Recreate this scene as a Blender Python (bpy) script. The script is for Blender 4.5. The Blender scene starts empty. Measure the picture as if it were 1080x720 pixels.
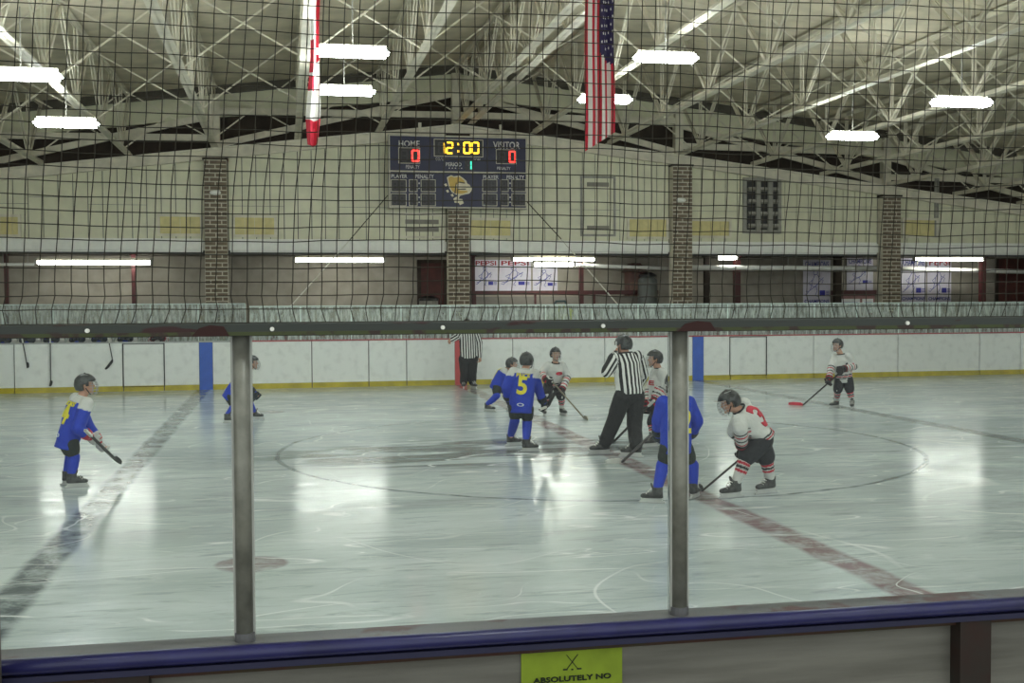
import bpy, bmesh, math, random
from mathutils import Vector, Matrix, noise
from mathutils.bvhtree import BVHTree

random.seed(7)
SC = bpy.context.scene
COL = SC.collection

# ------------------------------------------------------------------ camera
FPX = 1209.36
YAW, PIT, ROLL = 0.196806, 0.0348287, -0.0050287
CAM = Vector((-4.4709, -3.2642, 2.137))
_F = Vector((math.sin(YAW), math.cos(YAW), 0)); _R = Vector((math.cos(YAW), -math.sin(YAW), 0)); _Z = Vector((0, 0, 1))
_fw = _F*math.cos(PIT) - _Z*math.sin(PIT); _up = _F*math.sin(PIT) + _Z*math.cos(PIT)
_rt = _R*math.cos(ROLL) + _up*math.sin(ROLL); _u2 = _up*math.cos(ROLL) - _R*math.sin(ROLL)
cam_d = bpy.data.cameras.new('camera'); cam = bpy.data.objects.new('camera', cam_d); COL.objects.link(cam)
cam.matrix_world = Matrix(((_rt.x, _u2.x, -_fw.x, CAM.x), (_rt.y, _u2.y, -_fw.y, CAM.y), (_rt.z, _u2.z, -_fw.z, CAM.z), (0, 0, 0, 1)))
cam_d.sensor_width = 36.0; cam_d.lens = FPX/1080*36.0; cam_d.clip_start = 0.05; cam_d.clip_end = 200
SC.camera = cam

# ------------------------------------------------------------------ world, exposure
LAMP = 15.0          # emission of the ceiling fixtures
TUBE = 10.0
wd = bpy.data.worlds.new('world'); SC.world = wd; wd.use_nodes = True
bg = wd.node_tree.nodes['Background']; bg.inputs[0].default_value = (0.80, 0.86, 0.83, 1); bg.inputs[1].default_value = 0.42
SC.view_settings.view_transform = 'Standard'; SC.view_settings.look = 'None'
SC.view_settings.exposure = 1.55; SC.view_settings.gamma = 1.0; SC.view_settings.use_curve_mapping = False
SC.cycles.use_denoising = True
SC.cycles.max_bounces = 8; SC.cycles.transparent_max_bounces = 16
SC.cycles.caustics_reflective = False; SC.cycles.caustics_refractive = False

def ray(px, py): return _fw + _rt*((px-540)/FPX) - _u2*((py-360)/FPX)
def atY(px, py, Y):
    d = ray(px, py); return CAM + d*((Y-CAM.y)/d.y)
def atZ(px, py, Z=0.0):
    d = ray(px, py); return CAM + d*((Z-CAM.z)/d.z)

# ------------------------------------------------------------------ helpers
def srgb(c):
    return tuple(((v/255)/12.92 if v/255 <= 0.04045 else ((v/255+0.055)/1.055)**2.4) for v in c)

MATS = {}
def mat(name, rgb, rough=0.6, metal=0.0, var=0.12, scale=6.0, bump=0.0, spec=0.5, emit=None, estr=0.0, rgb2=None, stretch=(1, 1, 1), thr=None):
    """Procedural principled material: colour broken up by noise in object space."""
    if name in MATS: return MATS[name]
    m = bpy.data.materials.new(name); m.use_nodes = True; nt = m.node_tree; N = nt.nodes; L = nt.links
    b = N['Principled BSDF']; b.inputs['Roughness'].default_value = rough; b.inputs['Metallic'].default_value = metal
    b.inputs['Specular IOR Level'].default_value = spec
    c = srgb(rgb); c2 = srgb(rgb2) if rgb2 else tuple(v*(1-var) for v in c); 
    if not rgb2: c = tuple(min(1, v*(1+var*0.5)) for v in c)
    tc = N.new('ShaderNodeTexCoord'); mp = N.new('ShaderNodeMapping'); mp.inputs['Scale'].default_value = stretch
    nz = N.new('ShaderNodeTexNoise'); nz.inputs['Scale'].default_value = scale; nz.inputs['Detail'].default_value = 5
    L.new(tc.outputs['Object'], mp.inputs[0]); L.new(mp.outputs[0], nz.inputs['Vector'])
    rp = N.new('ShaderNodeValToRGB'); e = rp.color_ramp.elements
    lo, hi = thr if thr else (0.32, 0.68)
    e[0].position = lo; e[1].position = hi
    e[0].color = (*c2, 1); e[1].color = (*c, 1)
    L.new(nz.outputs['Fac'], rp.inputs[0]); L.new(rp.outputs[0], b.inputs['Base Color'])
    if bump:
        bp = N.new('ShaderNodeBump'); bp.inputs['Strength'].default_value = bump; bp.inputs['Distance'].default_value = 0.02
        L.new(nz.outputs['Fac'], bp.inputs['Height']); L.new(bp.outputs[0], b.inputs['Normal'])
    if emit:
        b.inputs['Emission Color'].default_value = (*srgb(emit), 1); b.inputs['Emission Strength'].default_value = estr
    MATS[name] = m
    return m

def vmat(name, rough=0.75, spec=0.3, attr='Col'):
    """Cloth whose dye is carried by the mesh (team colours, stripes), with a fine weave."""
    if name in MATS: return MATS[name]
    m = bpy.data.materials.new(name); m.use_nodes = True; nt = m.node_tree; N = nt.nodes; L = nt.links
    b = N['Principled BSDF']; b.inputs['Roughness'].default_value = rough; b.inputs['Specular IOR Level'].default_value = spec
    at = N.new('ShaderNodeAttribute'); at.attribute_name = attr
    tc = N.new('ShaderNodeTexCoord'); nz = N.new('ShaderNodeTexNoise'); nz.inputs['Scale'].default_value = 14; nz.inputs['Detail'].default_value = 6
    L.new(tc.outputs['Object'], nz.inputs['Vector'])
    mx = N.new('ShaderNodeMix'); mx.data_type = 'RGBA'; mx.blend_type = 'MULTIPLY'; mx.inputs[0].default_value = 0.22
    L.new(at.outputs['Color'], mx.inputs[6]); L.new(nz.outputs['Fac'], mx.inputs[7]); L.new(mx.outputs[2], b.inputs['Base Color'])
    bp = N.new('ShaderNodeBump'); bp.inputs['Strength'].default_value = 0.5; bp.inputs['Distance'].default_value = 0.03
    L.new(nz.outputs['Fac'], bp.inputs['Height']); L.new(bp.outputs[0], b.inputs['Normal'])
    MATS[name] = m
    return m

def emat(name, rgb, strength):
    if name in MATS: return MATS[name]
    return mat(name, rgb, 0.4, emit=rgb, estr=strength)

def mesh_from(bm, name, smooth=False):
    me = bpy.data.meshes.new(name); bm.normal_update(); bm.to_mesh(me); bm.free()
    if smooth:
        for p in me.polygons: p.use_smooth = True
    return me
def obj(name, data, m=None, parent=None, smooth=False):
    if isinstance(data, bmesh.types.BMesh): data = mesh_from(data, name, smooth)
    if m is not None and not data.materials: data.materials.append(m)
    o = bpy.data.objects.new(name, data); COL.objects.link(o)
    if parent is not None: o.parent = parent
    return o
def thing(name, label, cat, loc=(0, 0, 0), group=None):
    o = bpy.data.objects.new(name, None); COL.objects.link(o); o.location = loc; o.empty_display_size = 0.2
    return tag(o, label, cat, group)
def tag(o, label, cat, group=None):
    o['label'] = label; o['category'] = cat
    if group: o['group'] = group
    return o
def structure(o, label=None):
    o['kind'] = 'structure'
    if label: o['label'] = label
    return o

def box(bm, lo, hi):
    lo = Vector(lo); hi = Vector(hi)
    v = [bm.verts.new((x, y, z)) for x in (lo.x, hi.x) for y in (lo.y, hi.y) for z in (lo.z, hi.z)]
    for f in ((0, 1, 3, 2), (4, 6, 7, 5), (0, 4, 5, 1), (2, 3, 7, 6), (0, 2, 6, 4), (1, 5, 7, 3)):
        bm.faces.new([v[i] for i in f])
def boxm(lo, hi):
    bm = bmesh.new(); box(bm, lo, hi); bmesh.ops.recalc_face_normals(bm, faces=bm.faces); return bm
def bar(bm, a, b, w, h, upv=(0, 0, 1)):
    """Rectangular bar from a to b; w across, h along upv."""
    a = Vector(a); b = Vector(b); d = (b-a).normalized(); u = Vector(upv)
    if abs(d.dot(u)) > 0.98: u = Vector((1, 0, 0))
    s = d.cross(u).normalized(); u = s.cross(d).normalized()
    vs = [bm.verts.new(p + s*(sx*w/2) + u*(sz*h/2)) for p in (a, b) for sx, sz in ((-1, -1), (1, -1), (1, 1), (-1, 1))]
    for f in ((0, 3, 2, 1), (4, 5, 6, 7), (0, 1, 5, 4), (1, 2, 6, 5), (2, 3, 7, 6), (3, 0, 4, 7)):
        bm.faces.new([vs[i] for i in f])
def barm(*a, **k):
    bm = bmesh.new(); bar(bm, *a, **k); return bm
def tube(bm, pts, r, n=8, cap=True, closed=False):
    pts = [Vector(p) for p in pts]; rs = r if isinstance(r, (list, tuple)) else [r]*len(pts)
    rings = []; pu = None
    for i, p in enumerate(pts):
        d = (pts[min(i+1, len(pts)-1)] - pts[max(i-1, 0)]).normalized()
        u = pu if pu is not None else (Vector((0, 0, 1)) if abs(d.z) < 0.9 else Vector((1, 0, 0)))
        u = (u - d*u.dot(d)).normalized(); s = d.cross(u); pu = u
        rings.append([bm.verts.new(p + (u*math.cos(2*math.pi*k/n) + s*math.sin(2*math.pi*k/n))*rs[i]) for k in range(n)])
    for a, b in zip(rings, rings[1:]):
        for k in range(n): bm.faces.new((a[k], a[(k+1) % n], b[(k+1) % n], b[k]))
    if cap:
        bm.faces.new(list(reversed(rings[0]))); bm.faces.new(rings[-1])
def tubem(*a, **k):
    bm = bmesh.new(); tube(bm, *a, **k); return bm
def prism(bm, pts, y0, y1):
    """Outline in (x,z) made solid between y0 and y1."""
    a = [bm.verts.new((x, y0, z)) for x, z in pts]; b = [bm.verts.new((x, y1, z)) for x, z in pts]
    n = len(pts)
    bm.faces.new(a); bm.faces.new(list(reversed(b)))
    for i in range(n): bm.faces.new((a[i], b[i], b[(i+1) % n], a[(i+1) % n]))
    bmesh.ops.recalc_face_normals(bm, faces=bm.faces)
def prismm(pts, y0, y1):
    bm = bmesh.new(); prism(bm, pts, y0, y1); return bm
def ellipsoid(bm, c, ax, n=14, m=9):
    """ax: three axis vectors (with lengths)."""
    c = Vector(c); ax = [Vector(a) for a in ax]; rows = []
    for i in range(1, m):
        t = math.pi*i/m
        rows.append([bm.verts.new(c + ax[2]*math.cos(t) + (ax[0]*math.cos(2*math.pi*k/n) + ax[1]*math.sin(2*math.pi*k/n))*math.sin(t)) for k in range(n)])
    top = bm.verts.new(c + ax[2]); bot = bm.verts.new(c - ax[2])
    for k in range(n):
        bm.faces.new((top, rows[0][k], rows[0][(k+1) % n])); bm.faces.new((bot, rows[-1][(k+1) % n], rows[-1][k]))
    for a, b in zip(rows, rows[1:]):
        for k in range(n): bm.faces.new((a[k], b[k], b[(k+1) % n], a[(k+1) % n]))

TS = bpy.data.scenes.new('workbench')      # small side scene: modifiers and lettering are evaluated there, then it is removed
def text_bm(s, height, width=None, bold=0.0, depth=0.004):
    """Lettering as a solid mesh in (x,z), centred, front towards -y."""
    cu = bpy.data.curves.new('t', 'FONT'); cu.body = s; cu.size = 1.0; cu.align_x = 'CENTER'; cu.offset = bold; cu.extrude = 0.0; cu.resolution_u = 3
    o = bpy.data.objects.new('t', cu); TS.collection.objects.link(o); TS.view_layers[0].update()
    me = bpy.data.meshes.new_from_object(o.evaluated_get(TS.view_layers[0].depsgraph))
    bpy.data.objects.remove(o); bpy.data.curves.remove(cu)
    bm = bmesh.new(); bm.from_mesh(me); bpy.data.meshes.remove(me)
    xs = [v.co.x for v in bm.verts]; ys = [v.co.y for v in bm.verts]
    cx, cy = (min(xs)+max(xs))/2, (min(ys)+max(ys))/2; k = height/(max(ys)-min(ys)); kx = (width/(max(xs)-min(xs))) if width else k
    for v in bm.verts: v.co = Vector(((v.co.x-cx)*kx, 0, (v.co.y-cy)*k))
    if depth:
        r = bmesh.ops.extrude_face_region(bm, geom=bm.faces[:])
        for g in r['geom']:
            if isinstance(g, bmesh.types.BMVert): g.co.y -= depth
        bmesh.ops.recalc_face_normals(bm, faces=bm.faces)
    return bm
def text(name, s, height, loc, m, parent=None, width=None, bold=0.02):
    o = obj(name, text_bm(s, height, width, bold), m, parent); o.location = loc; return o

def chord_z(x): return 7.1 - 0.12*abs(x-0.6)     # underside of the roof joists: a shallow gable along the rink
# ------------------------------------------------------------------ materials of the place
M_white = mat('white_steel', (216, 210, 190), 0.55, var=0.18, scale=3)
M_cream = mat('cream_panel', (214, 212, 184), 0.38, var=0.10, scale=2.2, bump=0.25)
M_deck = mat('roof_deck', (204, 195, 170), 0.85, var=0.22, scale=1.6, bump=0.2)
M_darkgap = mat('dark_gap_timber', (52, 42, 33), 0.8, var=0.4, scale=3)
M_eaveshade = mat('eave_shade', (84, 79, 68), 0.6, var=0.2)  # dark tone for the shaded gap under the roof edge
M_brick = mat('brown_brick', (126, 113, 96), 0.85, var=0.35, scale=4)
M_mortar = mat('pale_mortar', (206, 200, 182), 0.9)
M_fascia = mat('fascia_white', (236, 236, 228), 0.5, var=0.06)
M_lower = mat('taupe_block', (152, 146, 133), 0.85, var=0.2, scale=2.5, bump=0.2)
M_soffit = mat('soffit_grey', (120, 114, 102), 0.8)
M_red = mat('oxblood_paint', (72, 28, 27), 0.5, var=0.25)
M_reddoor = mat('oxblood_door', (76, 34, 28), 0.6, var=0.35, scale=4)
M_yellow = mat('yellow_panel', (210, 198, 138), 0.5, var=0.12)
M_grey = mat('grey_metal', (150, 148, 138), 0.5, var=0.2)
M_board = mat('board_white', (238, 240, 236), 0.4, var=0.10, scale=5, thr=(0.25, 0.5))
M_kick = mat('kick_yellow', (196, 178, 46), 0.45, var=0.25, scale=3)
M_blue = mat('stripe_blue', (52, 98, 200), 0.45, var=0.08)
M_redstripe = mat('stripe_red', (206, 84, 84), 0.45, var=0.08)
M_cap = mat('cap_red', (176, 70, 76), 0.45)
M_capw = mat('cap_grey', (176, 178, 176), 0.45)
M_black = mat('black_plastic', (24, 24, 25), 0.45)
M_seam = mat('seam_dark', (84, 86, 84), 0.8)
M_steel = mat('bare_steel', (170, 172, 172), 0.3, metal=0.9, var=0.15)

# ------------------------------------------------------------------ ice
def ice_material():
    m = bpy.data.materials.new('ice'); m.use_nodes = True; nt = m.node_tree; N = nt.nodes; L = nt.links
    b = N['Principled BSDF']
    tc = N.new('ShaderNodeTexCoord'); sep = N.new('ShaderNodeSeparateXYZ'); L.new(tc.outputs['Object'], sep.inputs[0])
    X, Y = sep.outputs[0], sep.outputs[1]
    def mth(op, a, b2=None, c=None, clamp=False):
        n = N.new('ShaderNodeMath'); n.operation = op; n.use_clamp = clamp
        for i, v in enumerate((a, b2, c)):
            if v is None: continue
            if isinstance(v, (int, float)): n.inputs[i].default_value = v
            else: L.new(v, n.inputs[i])
        return n.outputs[0]
    def nz(scale, stretch=(1, 1, 1), detail=5, rough=0.5, dist=0.0, rot=0.0):
        mp = N.new('ShaderNodeMapping'); mp.inputs['Scale'].default_value = stretch; mp.inputs['Rotation'].default_value = (0, 0, rot)
        t = N.new('ShaderNodeTexNoise'); t.inputs['Scale'].default_value = scale; t.inputs['Detail'].default_value = detail
        t.inputs['Roughness'].default_value = rough; t.inputs['Distortion'].default_value = dist
        L.new(tc.outputs['Object'], mp.inputs[0]); L.new(mp.outputs[0], t.inputs['Vector']); return t.outputs['Fac']
    def mix(fac, a, b2):
        n = N.new('ShaderNodeMix'); n.data_type = 'RGBA'
        L.new(fac, n.inputs[0])
        for i, v in ((6, a), (7, b2)):
            if isinstance(v, tuple): n.inputs[i].default_value = (*srgb(v), 1)
            else: L.new(v, n.inputs[i])
        return n.outputs[2]
    def smooth(v, lo, hi):
        n = N.new('ShaderNodeMapRange'); n.interpolation_type = 'SMOOTHSTEP'
        L.new(v, n.inputs[0]); n.inputs[1].default_value = lo; n.inputs[2].default_value = hi; return n.outputs[0]
    # base: white paint under ice, smeared with water and skate snow
    cloud = nz(0.35, (0.7, 1.5, 1), 6, 0.6, 0.6); fine = nz(2.5, (0.6, 1.6, 1), 6, 0.65, 0.4)
    base = mix(smooth(cloud, 0.3, 0.7), (176, 187, 187), (212, 222, 222))
    base = mix(mth('MULTIPLY', smooth(fine, 0.56, 0.74), 0.45), base, (232, 236, 234))
    streak = nz(6.0, (0.22, 1.3, 1), 6, 0.75, 0.8)
    base = mix(mth('MULTIPLY', smooth(streak, 0.50, 0.68), 0.5), base, (138, 147, 147))
    chips = nz(14.0, (0.7, 1.0, 1), 4, 0.8, 1.0)
    base = mix(mth('MULTIPLY', mth('MULTIPLY', smooth(chips, 0.63, 0.70), smooth(cloud, 0.42, 0.62)), 0.7), base, (240, 244, 243))
    # dark worn patches around the centre spot
    dx = mth('SUBTRACT', X, -1.7); dy = mth('SUBTRACT', Y, 12.8)
    r2 = mth('ADD', mth('MULTIPLY', mth('MULTIPLY', dx, dx), 0.10), mth('MULTIPLY', mth('MULTIPLY', dy, dy), 0.42))
    worn = mth('MULTIPLY', mth('SUBTRACT', 1.0, smooth(r2, 0.35, 1.5)), smooth(nz(0.75, (0.55, 2.2, 1), 5, 0.6, 1.2), 0.43, 0.56))
    base = mix(mth('MULTIPLY', worn, 0.85), base, (84, 91, 91))
    # lines painted under the ice
    wob = mth('MULTIPLY', mth('SUBTRACT', nz(1.7, (1, 1, 1), 4), 0.5), 0.10)
    wear = mth('ADD', 0.35, mth('MULTIPLY', smooth(nz(3.0, (1, 1, 1), 6, 0.7, 0.5), 0.35, 0.62), 0.65))
    def band(v, c, half, soft=0.03):
        d = mth('ABSOLUTE', mth('SUBTRACT', mth('ADD', v, wob), c)); return mth('SUBTRACT', 1.0, smooth(d, half-soft, half+soft))
    for c in (-6.42, 6.42): base = mix(mth('MULTIPLY', mth('MULTIPLY', band(X, c, 0.155, 0.05), wear), 0.9), base, (80, 89, 94))
    base = mix(mth('MULTIPLY', mth('MULTIPLY', band(X, 0.0, 0.155, 0.05), wear), 0.78), base, (120, 66, 74))
    cy = mth('SUBTRACT', Y, 12.95); rad = mth('SQRT', mth('ADD', mth('MULTIPLY', X, X), mth('MULTIPLY', cy, cy)))
    base = mix(mth('MULTIPLY', mth('MULTIPLY', band(rad, 4.572, 0.032, 0.022), wear), 0.85), base, (66, 78, 86))
    for (qx, qy) in ((-4.75, 6.287), (4.75, 6.287), (-4.75, 19.61), (4.75, 19.61)):
        ex = mth('SUBTRACT', X, qx); ey = mth('SUBTRACT', Y, qy); rr = mth('SQRT', mth('ADD', mth('MULTIPLY', ex, ex), mth('MULTIPLY', ey, ey)))
        base = mix(mth('MULTIPLY', mth('MULTIPLY', mth('SUBTRACT', 1.0, smooth(mth('ADD', rr, wob), 0.27, 0.32)), wear), 0.62), base, (116, 74, 78))
    # long thin darker line across the middle
    tr = mth('SUBTRACT', Y, mth('MULTIPLY', X, -0.02))
    base = mix(mth('MULTIPLY', mth('MULTIPLY', band(tr, 11.55, 0.05, 0.06), smooth(nz(0.9, (1, .2, 1), 4), 0.42, 0.6)), 0.55), base, (96, 104, 106))
    # skate cuts: thin contour lines of stretched noise fields
    for k, (sc, st, rot, w) in enumerate((
            (0.23, (1, 1, 1), 0.3, 0.0016), (0.31, (1, 1.3, 1), 1.4, 0.0018), (0.45, (0.5, 1.4, 1), 0.9, 0.0024), (0.8, (0.35, 1.6, 1), 2.3, 0.004), (0.8, (0.35, 1.6, 1), 0.25, 0.004))):
        f = nz(sc, st, 1.5, 0.4, 0.7, rot)
        ln = mth('SUBTRACT', 1.0, smooth(mth('ABSOLUTE', mth('SUBTRACT', f, 0.5)), w*0.4, w*1.5))
        gate = smooth(nz(0.5 + 0.15*k, (1, 1, 1), 3, 0.5, 0, 0.7*k), 0.46, 0.60)
        base = mix(mth('MULTIPLY', mth('MULTIPLY', ln, gate), 0.6 if k < 2 else 0.85), base, (244, 247, 246))
    L.new(base, b.inputs['Base Color'])
    rg = N.new('ShaderNodeMapRange'); L.new(fine, rg.inputs[0]); rg.inputs[1].default_value = 0.3; rg.inputs[2].default_value = 0.75; rg.inputs[3].default_value = 0.08; rg.inputs[4].default_value = 0.26
    L.new(rg.outputs[0], b.inputs['Roughness']); b.inputs['Specular IOR Level'].default_value = 0.22
    bp = N.new('ShaderNodeBump'); bp.inputs['Strength'].default_value = 0.10; bp.inputs['Distance'].default_value = 0.02
    L.new(nz(5.0, (0.25, 1.0, 1), 5, 0.6), bp.inputs['Height']); L.new(bp.outputs[0], b.inputs['Normal'])
    return m
bm = boxm((-24, 0.05, -0.1), (28, 25.95, 0.0))
structure(obj('floor', bm, ice_material()), 'white ice sheet with worn blue and red lines')
structure(obj('floor_walkway', boxm((-24, 26.2, -0.1), (28, 33.5, 0.02)), mat('rubber_floor', (70, 70, 68), 0.9)), 'dark rubber walkway behind the far boards')
structure(obj('floor_stand', boxm((-24, -6.0, -0.1), (28, -0.2, 0.0)), mat('concrete', (120, 116, 108), 0.9)), 'concrete walkway on the spectator side')

# ------------------------------------------------------------------ far wall
YW = 28.62                       # face of the cream panels
PIL = [-19.3, -12.75, -6.2, 0.33, 6.86, 13.45, 20.0, 26.5]
wall = bpy.data.objects.new('wall_far', None); COL.objects.link(wall); structure(wall, 'cream panelled far wall with brown brick pilasters')
obj('backing', prismm([(-24, 3.45), (28, 3.45), (28, chord_z(28)), (0.6, chord_z(0.6)), (-24, chord_z(-24))], YW+0.03, YW+0.12), M_seam, wall)
def panel_mesh(x0, x1, z0, z1a, z1b):
    bm = bmesh.new(); prism(bm, [(x0, z0), (x1, z0), (x1, z1b), (x0, z1a)], YW-0.012, YW+0.05); return bm
for a, b in zip(PIL, PIL[1:]):
    x0, x1 = a+0.31, b-0.31; n = 16; w = (x1-x0)/n
    for k in range(n):
        xa, xb = x0+k*w+0.011, x0+(k+1)*w-0.011
        sp = 4.75 + (0.18 if (k//4) % 2 else 0.0)
        obj('panel', panel_mesh(xa, xb, 3.80, sp-0.006, sp-0.006), M_cream, wall)
        obj('panel', panel_mesh(xa, xb, sp+0.006, chord_z(xa)-0.30, chord_z(xb)-0.30), M_cream, wall)
# fascia, rafters, clerestory and braces, one bay at a time
for a, b in zip(PIL, PIL[1:]):
    up = b < 0.7
    L_, R_ = (a, b) if up else (b, a)           # low end, high end
    x0, x1 = a+0.31, b-0.31
    bmf = bmesh.new(); box(bmf, (x0, YW-0.14, 3.50), (x1, YW+0.05, 3.86)); bmesh.ops.bevel(bmf, geom=bmf.edges[:], offset=0.05, segments=3, affect='EDGES')
    obj('fascia', bmf, M_fascia, wall)
    def zz(x, o): return chord_z(x)+o
    bmr = bmesh.new()
    for o, h, d in ((-0.30, 0.05, 0.22), (-0.05, 0.05, 0.22), (-0.27, 0.22, 0.06)):
        prism(bmr, [(a, zz(a, o)), (b, zz(b, o)), (b, zz(b, o)+h), (a, zz(a, o)+h)], YW-0.10-d/2, YW-0.10+d/2)
    obj('rafter', bmr, M_white, wall)
    obj('clerestory_dark_panel', prismm([(a, zz(a, 0.0)), (b, zz(b, 0.0)), (b, zz(b, 0.84)), (a, zz(a, 0.84))], YW+0.25, YW+0.32), M_darkgap, wall)  # dark sheet standing in for the unlit openings below the roof
    obj('upper_fascia', prismm([(a, zz(a, 0.84)), (b, zz(b, 0.84)), (b, zz(b, 1.50)), (a, zz(a, 1.50))], YW+0.10, YW+0.32), M_cream, wall)
    obj('eave_shade_band', prismm([(a, zz(a, 1.44)), (b, zz(b, 1.44)), (b, zz(b, 1.66)), (a, zz(a, 1.66))], YW-0.06, YW+0.10), M_eaveshade, wall)  # dark band painting the shaded gap where wall meets roof
    obj('strut', barm((L_, YW+0.10, zz(L_, 0.10)), (R_, YW+0.10, zz(R_, 0.90)), 0.08, 0.17), M_white, wall)
    obj('strut', barm((L_, YW+0.02, zz(L_, 1.0)), (R_, YW+0.02, zz(R_, 0.28)), 0.08, 0.17), M_white, wall)
for x in PIL:
    obj('stub_column', boxm((x-0.12, YW-0.05, chord_z(x)-0.1), (x+0.12, YW+0.2, chord_z(x)+1.45)), M_white, wall)
# yellow panels, frames and louvres on the panelled wall
def wrect(px0, py0, px1, py1, Y=YW-0.012):
    p = atY(px0, py1, Y); q = atY(px1, py0, Y); return p.x, p.z, q.x, q.z
def frame_bm(x0, z0, x1, z1, t, y0, y1):
    bm = bmesh.new()
    box(bm, (x0, y0, z0), (x1, y1, z0+t)); box(bm, (x0, y0, z1-t), (x1, y1, z1)); box(bm, (x0, y0, z0+t), (x0+t, y1, z1-t)); box(bm, (x1-t, y0, z0+t), (x1, y1, z1-t))
    return bm
for i, (x0, y0, x1, y1) in enumerate(((-8, 226, 22, 250), (166, 226, 214, 249), (245, 227, 292, 250), (494, 230, 541, 251), (661, 229, 705, 252), (727, 231, 771, 251), (951, 230, 989, 251))):
    r = wrect(x0, y0, x1, y1)
    f = obj('hatch', frame_bm(*r, 0.07, YW-0.06, YW), M_white, wall)
    n = 4; w = (r[2]-r[0]-0.14)/n
    for k in range(n):
        obj('hatch_panel', boxm((r[0]+0.07+k*w+0.006, YW-0.035, r[1]+0.07), (r[0]+0.07+(k+1)*w-0.006, YW-0.005, r[3]-0.07)), M_yellow, f)
for (x0, y0, x1, y1, mm) in ((612, 186, 649, 249, M_grey), (420, 225, 470, 251, M_white), (985, 188, 990, 250, M_grey)):
    r = wrect(x0, y0, x1, y1); f = obj('vent_frame', frame_bm(*r, 0.06, YW-0.045, YW), mm, wall)
    if x1-x0 > 20:
        obj('vent_bar', boxm((r[0]+0.2, YW-0.04, r[1]+0.18), (r[2]-0.2, YW, r[1]+0.30)), mat('vent_grey', (128, 124, 112), .6), f)
        obj('vent_bar', boxm((r[0]+0.2, YW-0.04, r[3]-0.30), (r[2]-0.2, YW, r[3]-0.18)), mat('vent_grey', (128, 124, 112), .6), f)
r = wrect(783, 188, 823, 246)
lv = obj('louvre_window', frame_bm(*r, 0.10, YW-0.10, YW), M_grey, wall)
obj('louvre_back', boxm((r[0]+0.05, YW-0.03, r[1]+0.05), (r[2]-0.05, YW-0.016, r[3]-0.05)), M_black, lv)
cw = (r[2]-r[0]-0.2)/2.6
for c in range(3):
    xa = r[0]+0.1+c*cw
    if c: obj('mullion', boxm((xa-0.09, YW-0.12, r[1]+0.05), (xa+0.05, YW-0.02, r[3]-0.05)), M_grey, lv)
    for k in range(4):
        z = r[1]+0.22+k*(r[3]-r[1]-0.2)/4
        xb = min(xa+cw-0.1, r[2]-0.1)
        obj('louvre_blade', barm(((xa+0.05), YW-0.07, z), (xb, YW-0.07, z), 0.10, 0.09, (0, 0.5, 1)), M_grey, lv)

# brick pilasters
BW, BH = 0.302, 0.1135; MG = 0.030
fullm = mesh_from(boxm((0, 0, 0), (BW-0.030, 0.30, BH-0.028)), 'brick'); halfm = mesh_from(boxm((0, 0, 0), (BW/2-0.030, 0.30, BH-0.028)), 'half_brick')
fullm.materials.append(M_brick); halfm.materials.append(M_brick)
for i, x in enumerate(PIL[1:-1]):
    top = chord_z(x)-0.34
    p = bpy.data.objects.new('brick_pilaster', None); COL.objects.link(p); p.parent = wall; p.location = (x, 28.30, 0)
    obj('mortar_core', boxm((-0.296, 0.012, 0.0), (0.296, 0.33, top)), M_mortar, p)
    obj('pilaster_cap', boxm((-0.33, -0.02, top), (0.33, 0.34, top+0.05)), M_darkgap, p)
    nr = int((top-1.3)/BH)
    for k in range(nr):
        z = top-(k+1)*BH
        xs = ((-BW, fullm), (0, fullm)) if k % 2 else ((-BW, halfm), (-BW/2, fullm), (BW/2, halfm))
        for xo, me in xs:
            o = obj('brick', me, None, p); o.location = (xo+0.015, random.uniform(-0.004, 0.004), z)

# recess under the fascia
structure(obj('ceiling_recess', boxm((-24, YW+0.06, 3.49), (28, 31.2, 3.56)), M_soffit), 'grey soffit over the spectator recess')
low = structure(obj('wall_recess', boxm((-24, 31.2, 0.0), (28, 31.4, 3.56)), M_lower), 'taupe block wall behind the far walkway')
# side walls
for nm, x in (('wall_left', -24.3), ('wall_right', 28.0)):
    structure(obj(nm, boxm((x, -6, 0), (x+0.3, 31.4, 8.6)), M_cream), 'plain cream end wall of the rink')

# ------------------------------------------------------------------ roof
roof = bpy.data.objects.new('ceiling', None); COL.objects.link(roof); structure(roof, 'pale boarded roof deck, pitched to a low ridge')
JX = sorted([0.33+2.18*k for k in range(-11, 13)])
RO = 1.66
edges = [-24.0]+[x for x in JX if -23.5 < x < 0.2]+[0.6]+[x for x in JX if x > 1 and x < 27.8]+[28.0]
for a, b in zip(edges, edges[1:]):
    y = -6.0
    while y < 30.5:
        y2 = min(y+2.85, 31.0)
        bm = bmesh.new(); za, zb = chord_z(a)+RO, chord_z(b)+RO
        g = 0.012
        vs = [bm.verts.new(c) for c in ((a+g, y+g, za), (b-g, y+g, zb), (b-g, y2-g, zb), (a+g, y2-g, za), (a+g, y+g, za+0.1), (b-g, y+g, zb+0.1), (b-g, y2-g, zb+0.1), (a+g, y2-g, za+0.1))]
        for f in ((3, 2, 1, 0), (4, 5, 6, 7), (0, 1, 5, 4), (1, 2, 6, 5), (2, 3, 7, 6), (3, 0, 4, 7)): bm.faces.new([vs[i] for i in f])
        obj('deck_panel', bm, M_deck, roof); y = y2
bm = bmesh.new(); prism(bm, [(-24, chord_z(-24)+RO+0.1), (0.6, chord_z(0.6)+RO+0.1), (28, chord_z(28)+RO+0.1), (28, chord_z(28)+RO+0.16), (0.6, chord_z(0.6)+RO+0.16), (-24, chord_z(-24)+RO+0.16)], -6, 31)
obj('roof_skin', bm, M_seam, roof)

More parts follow.
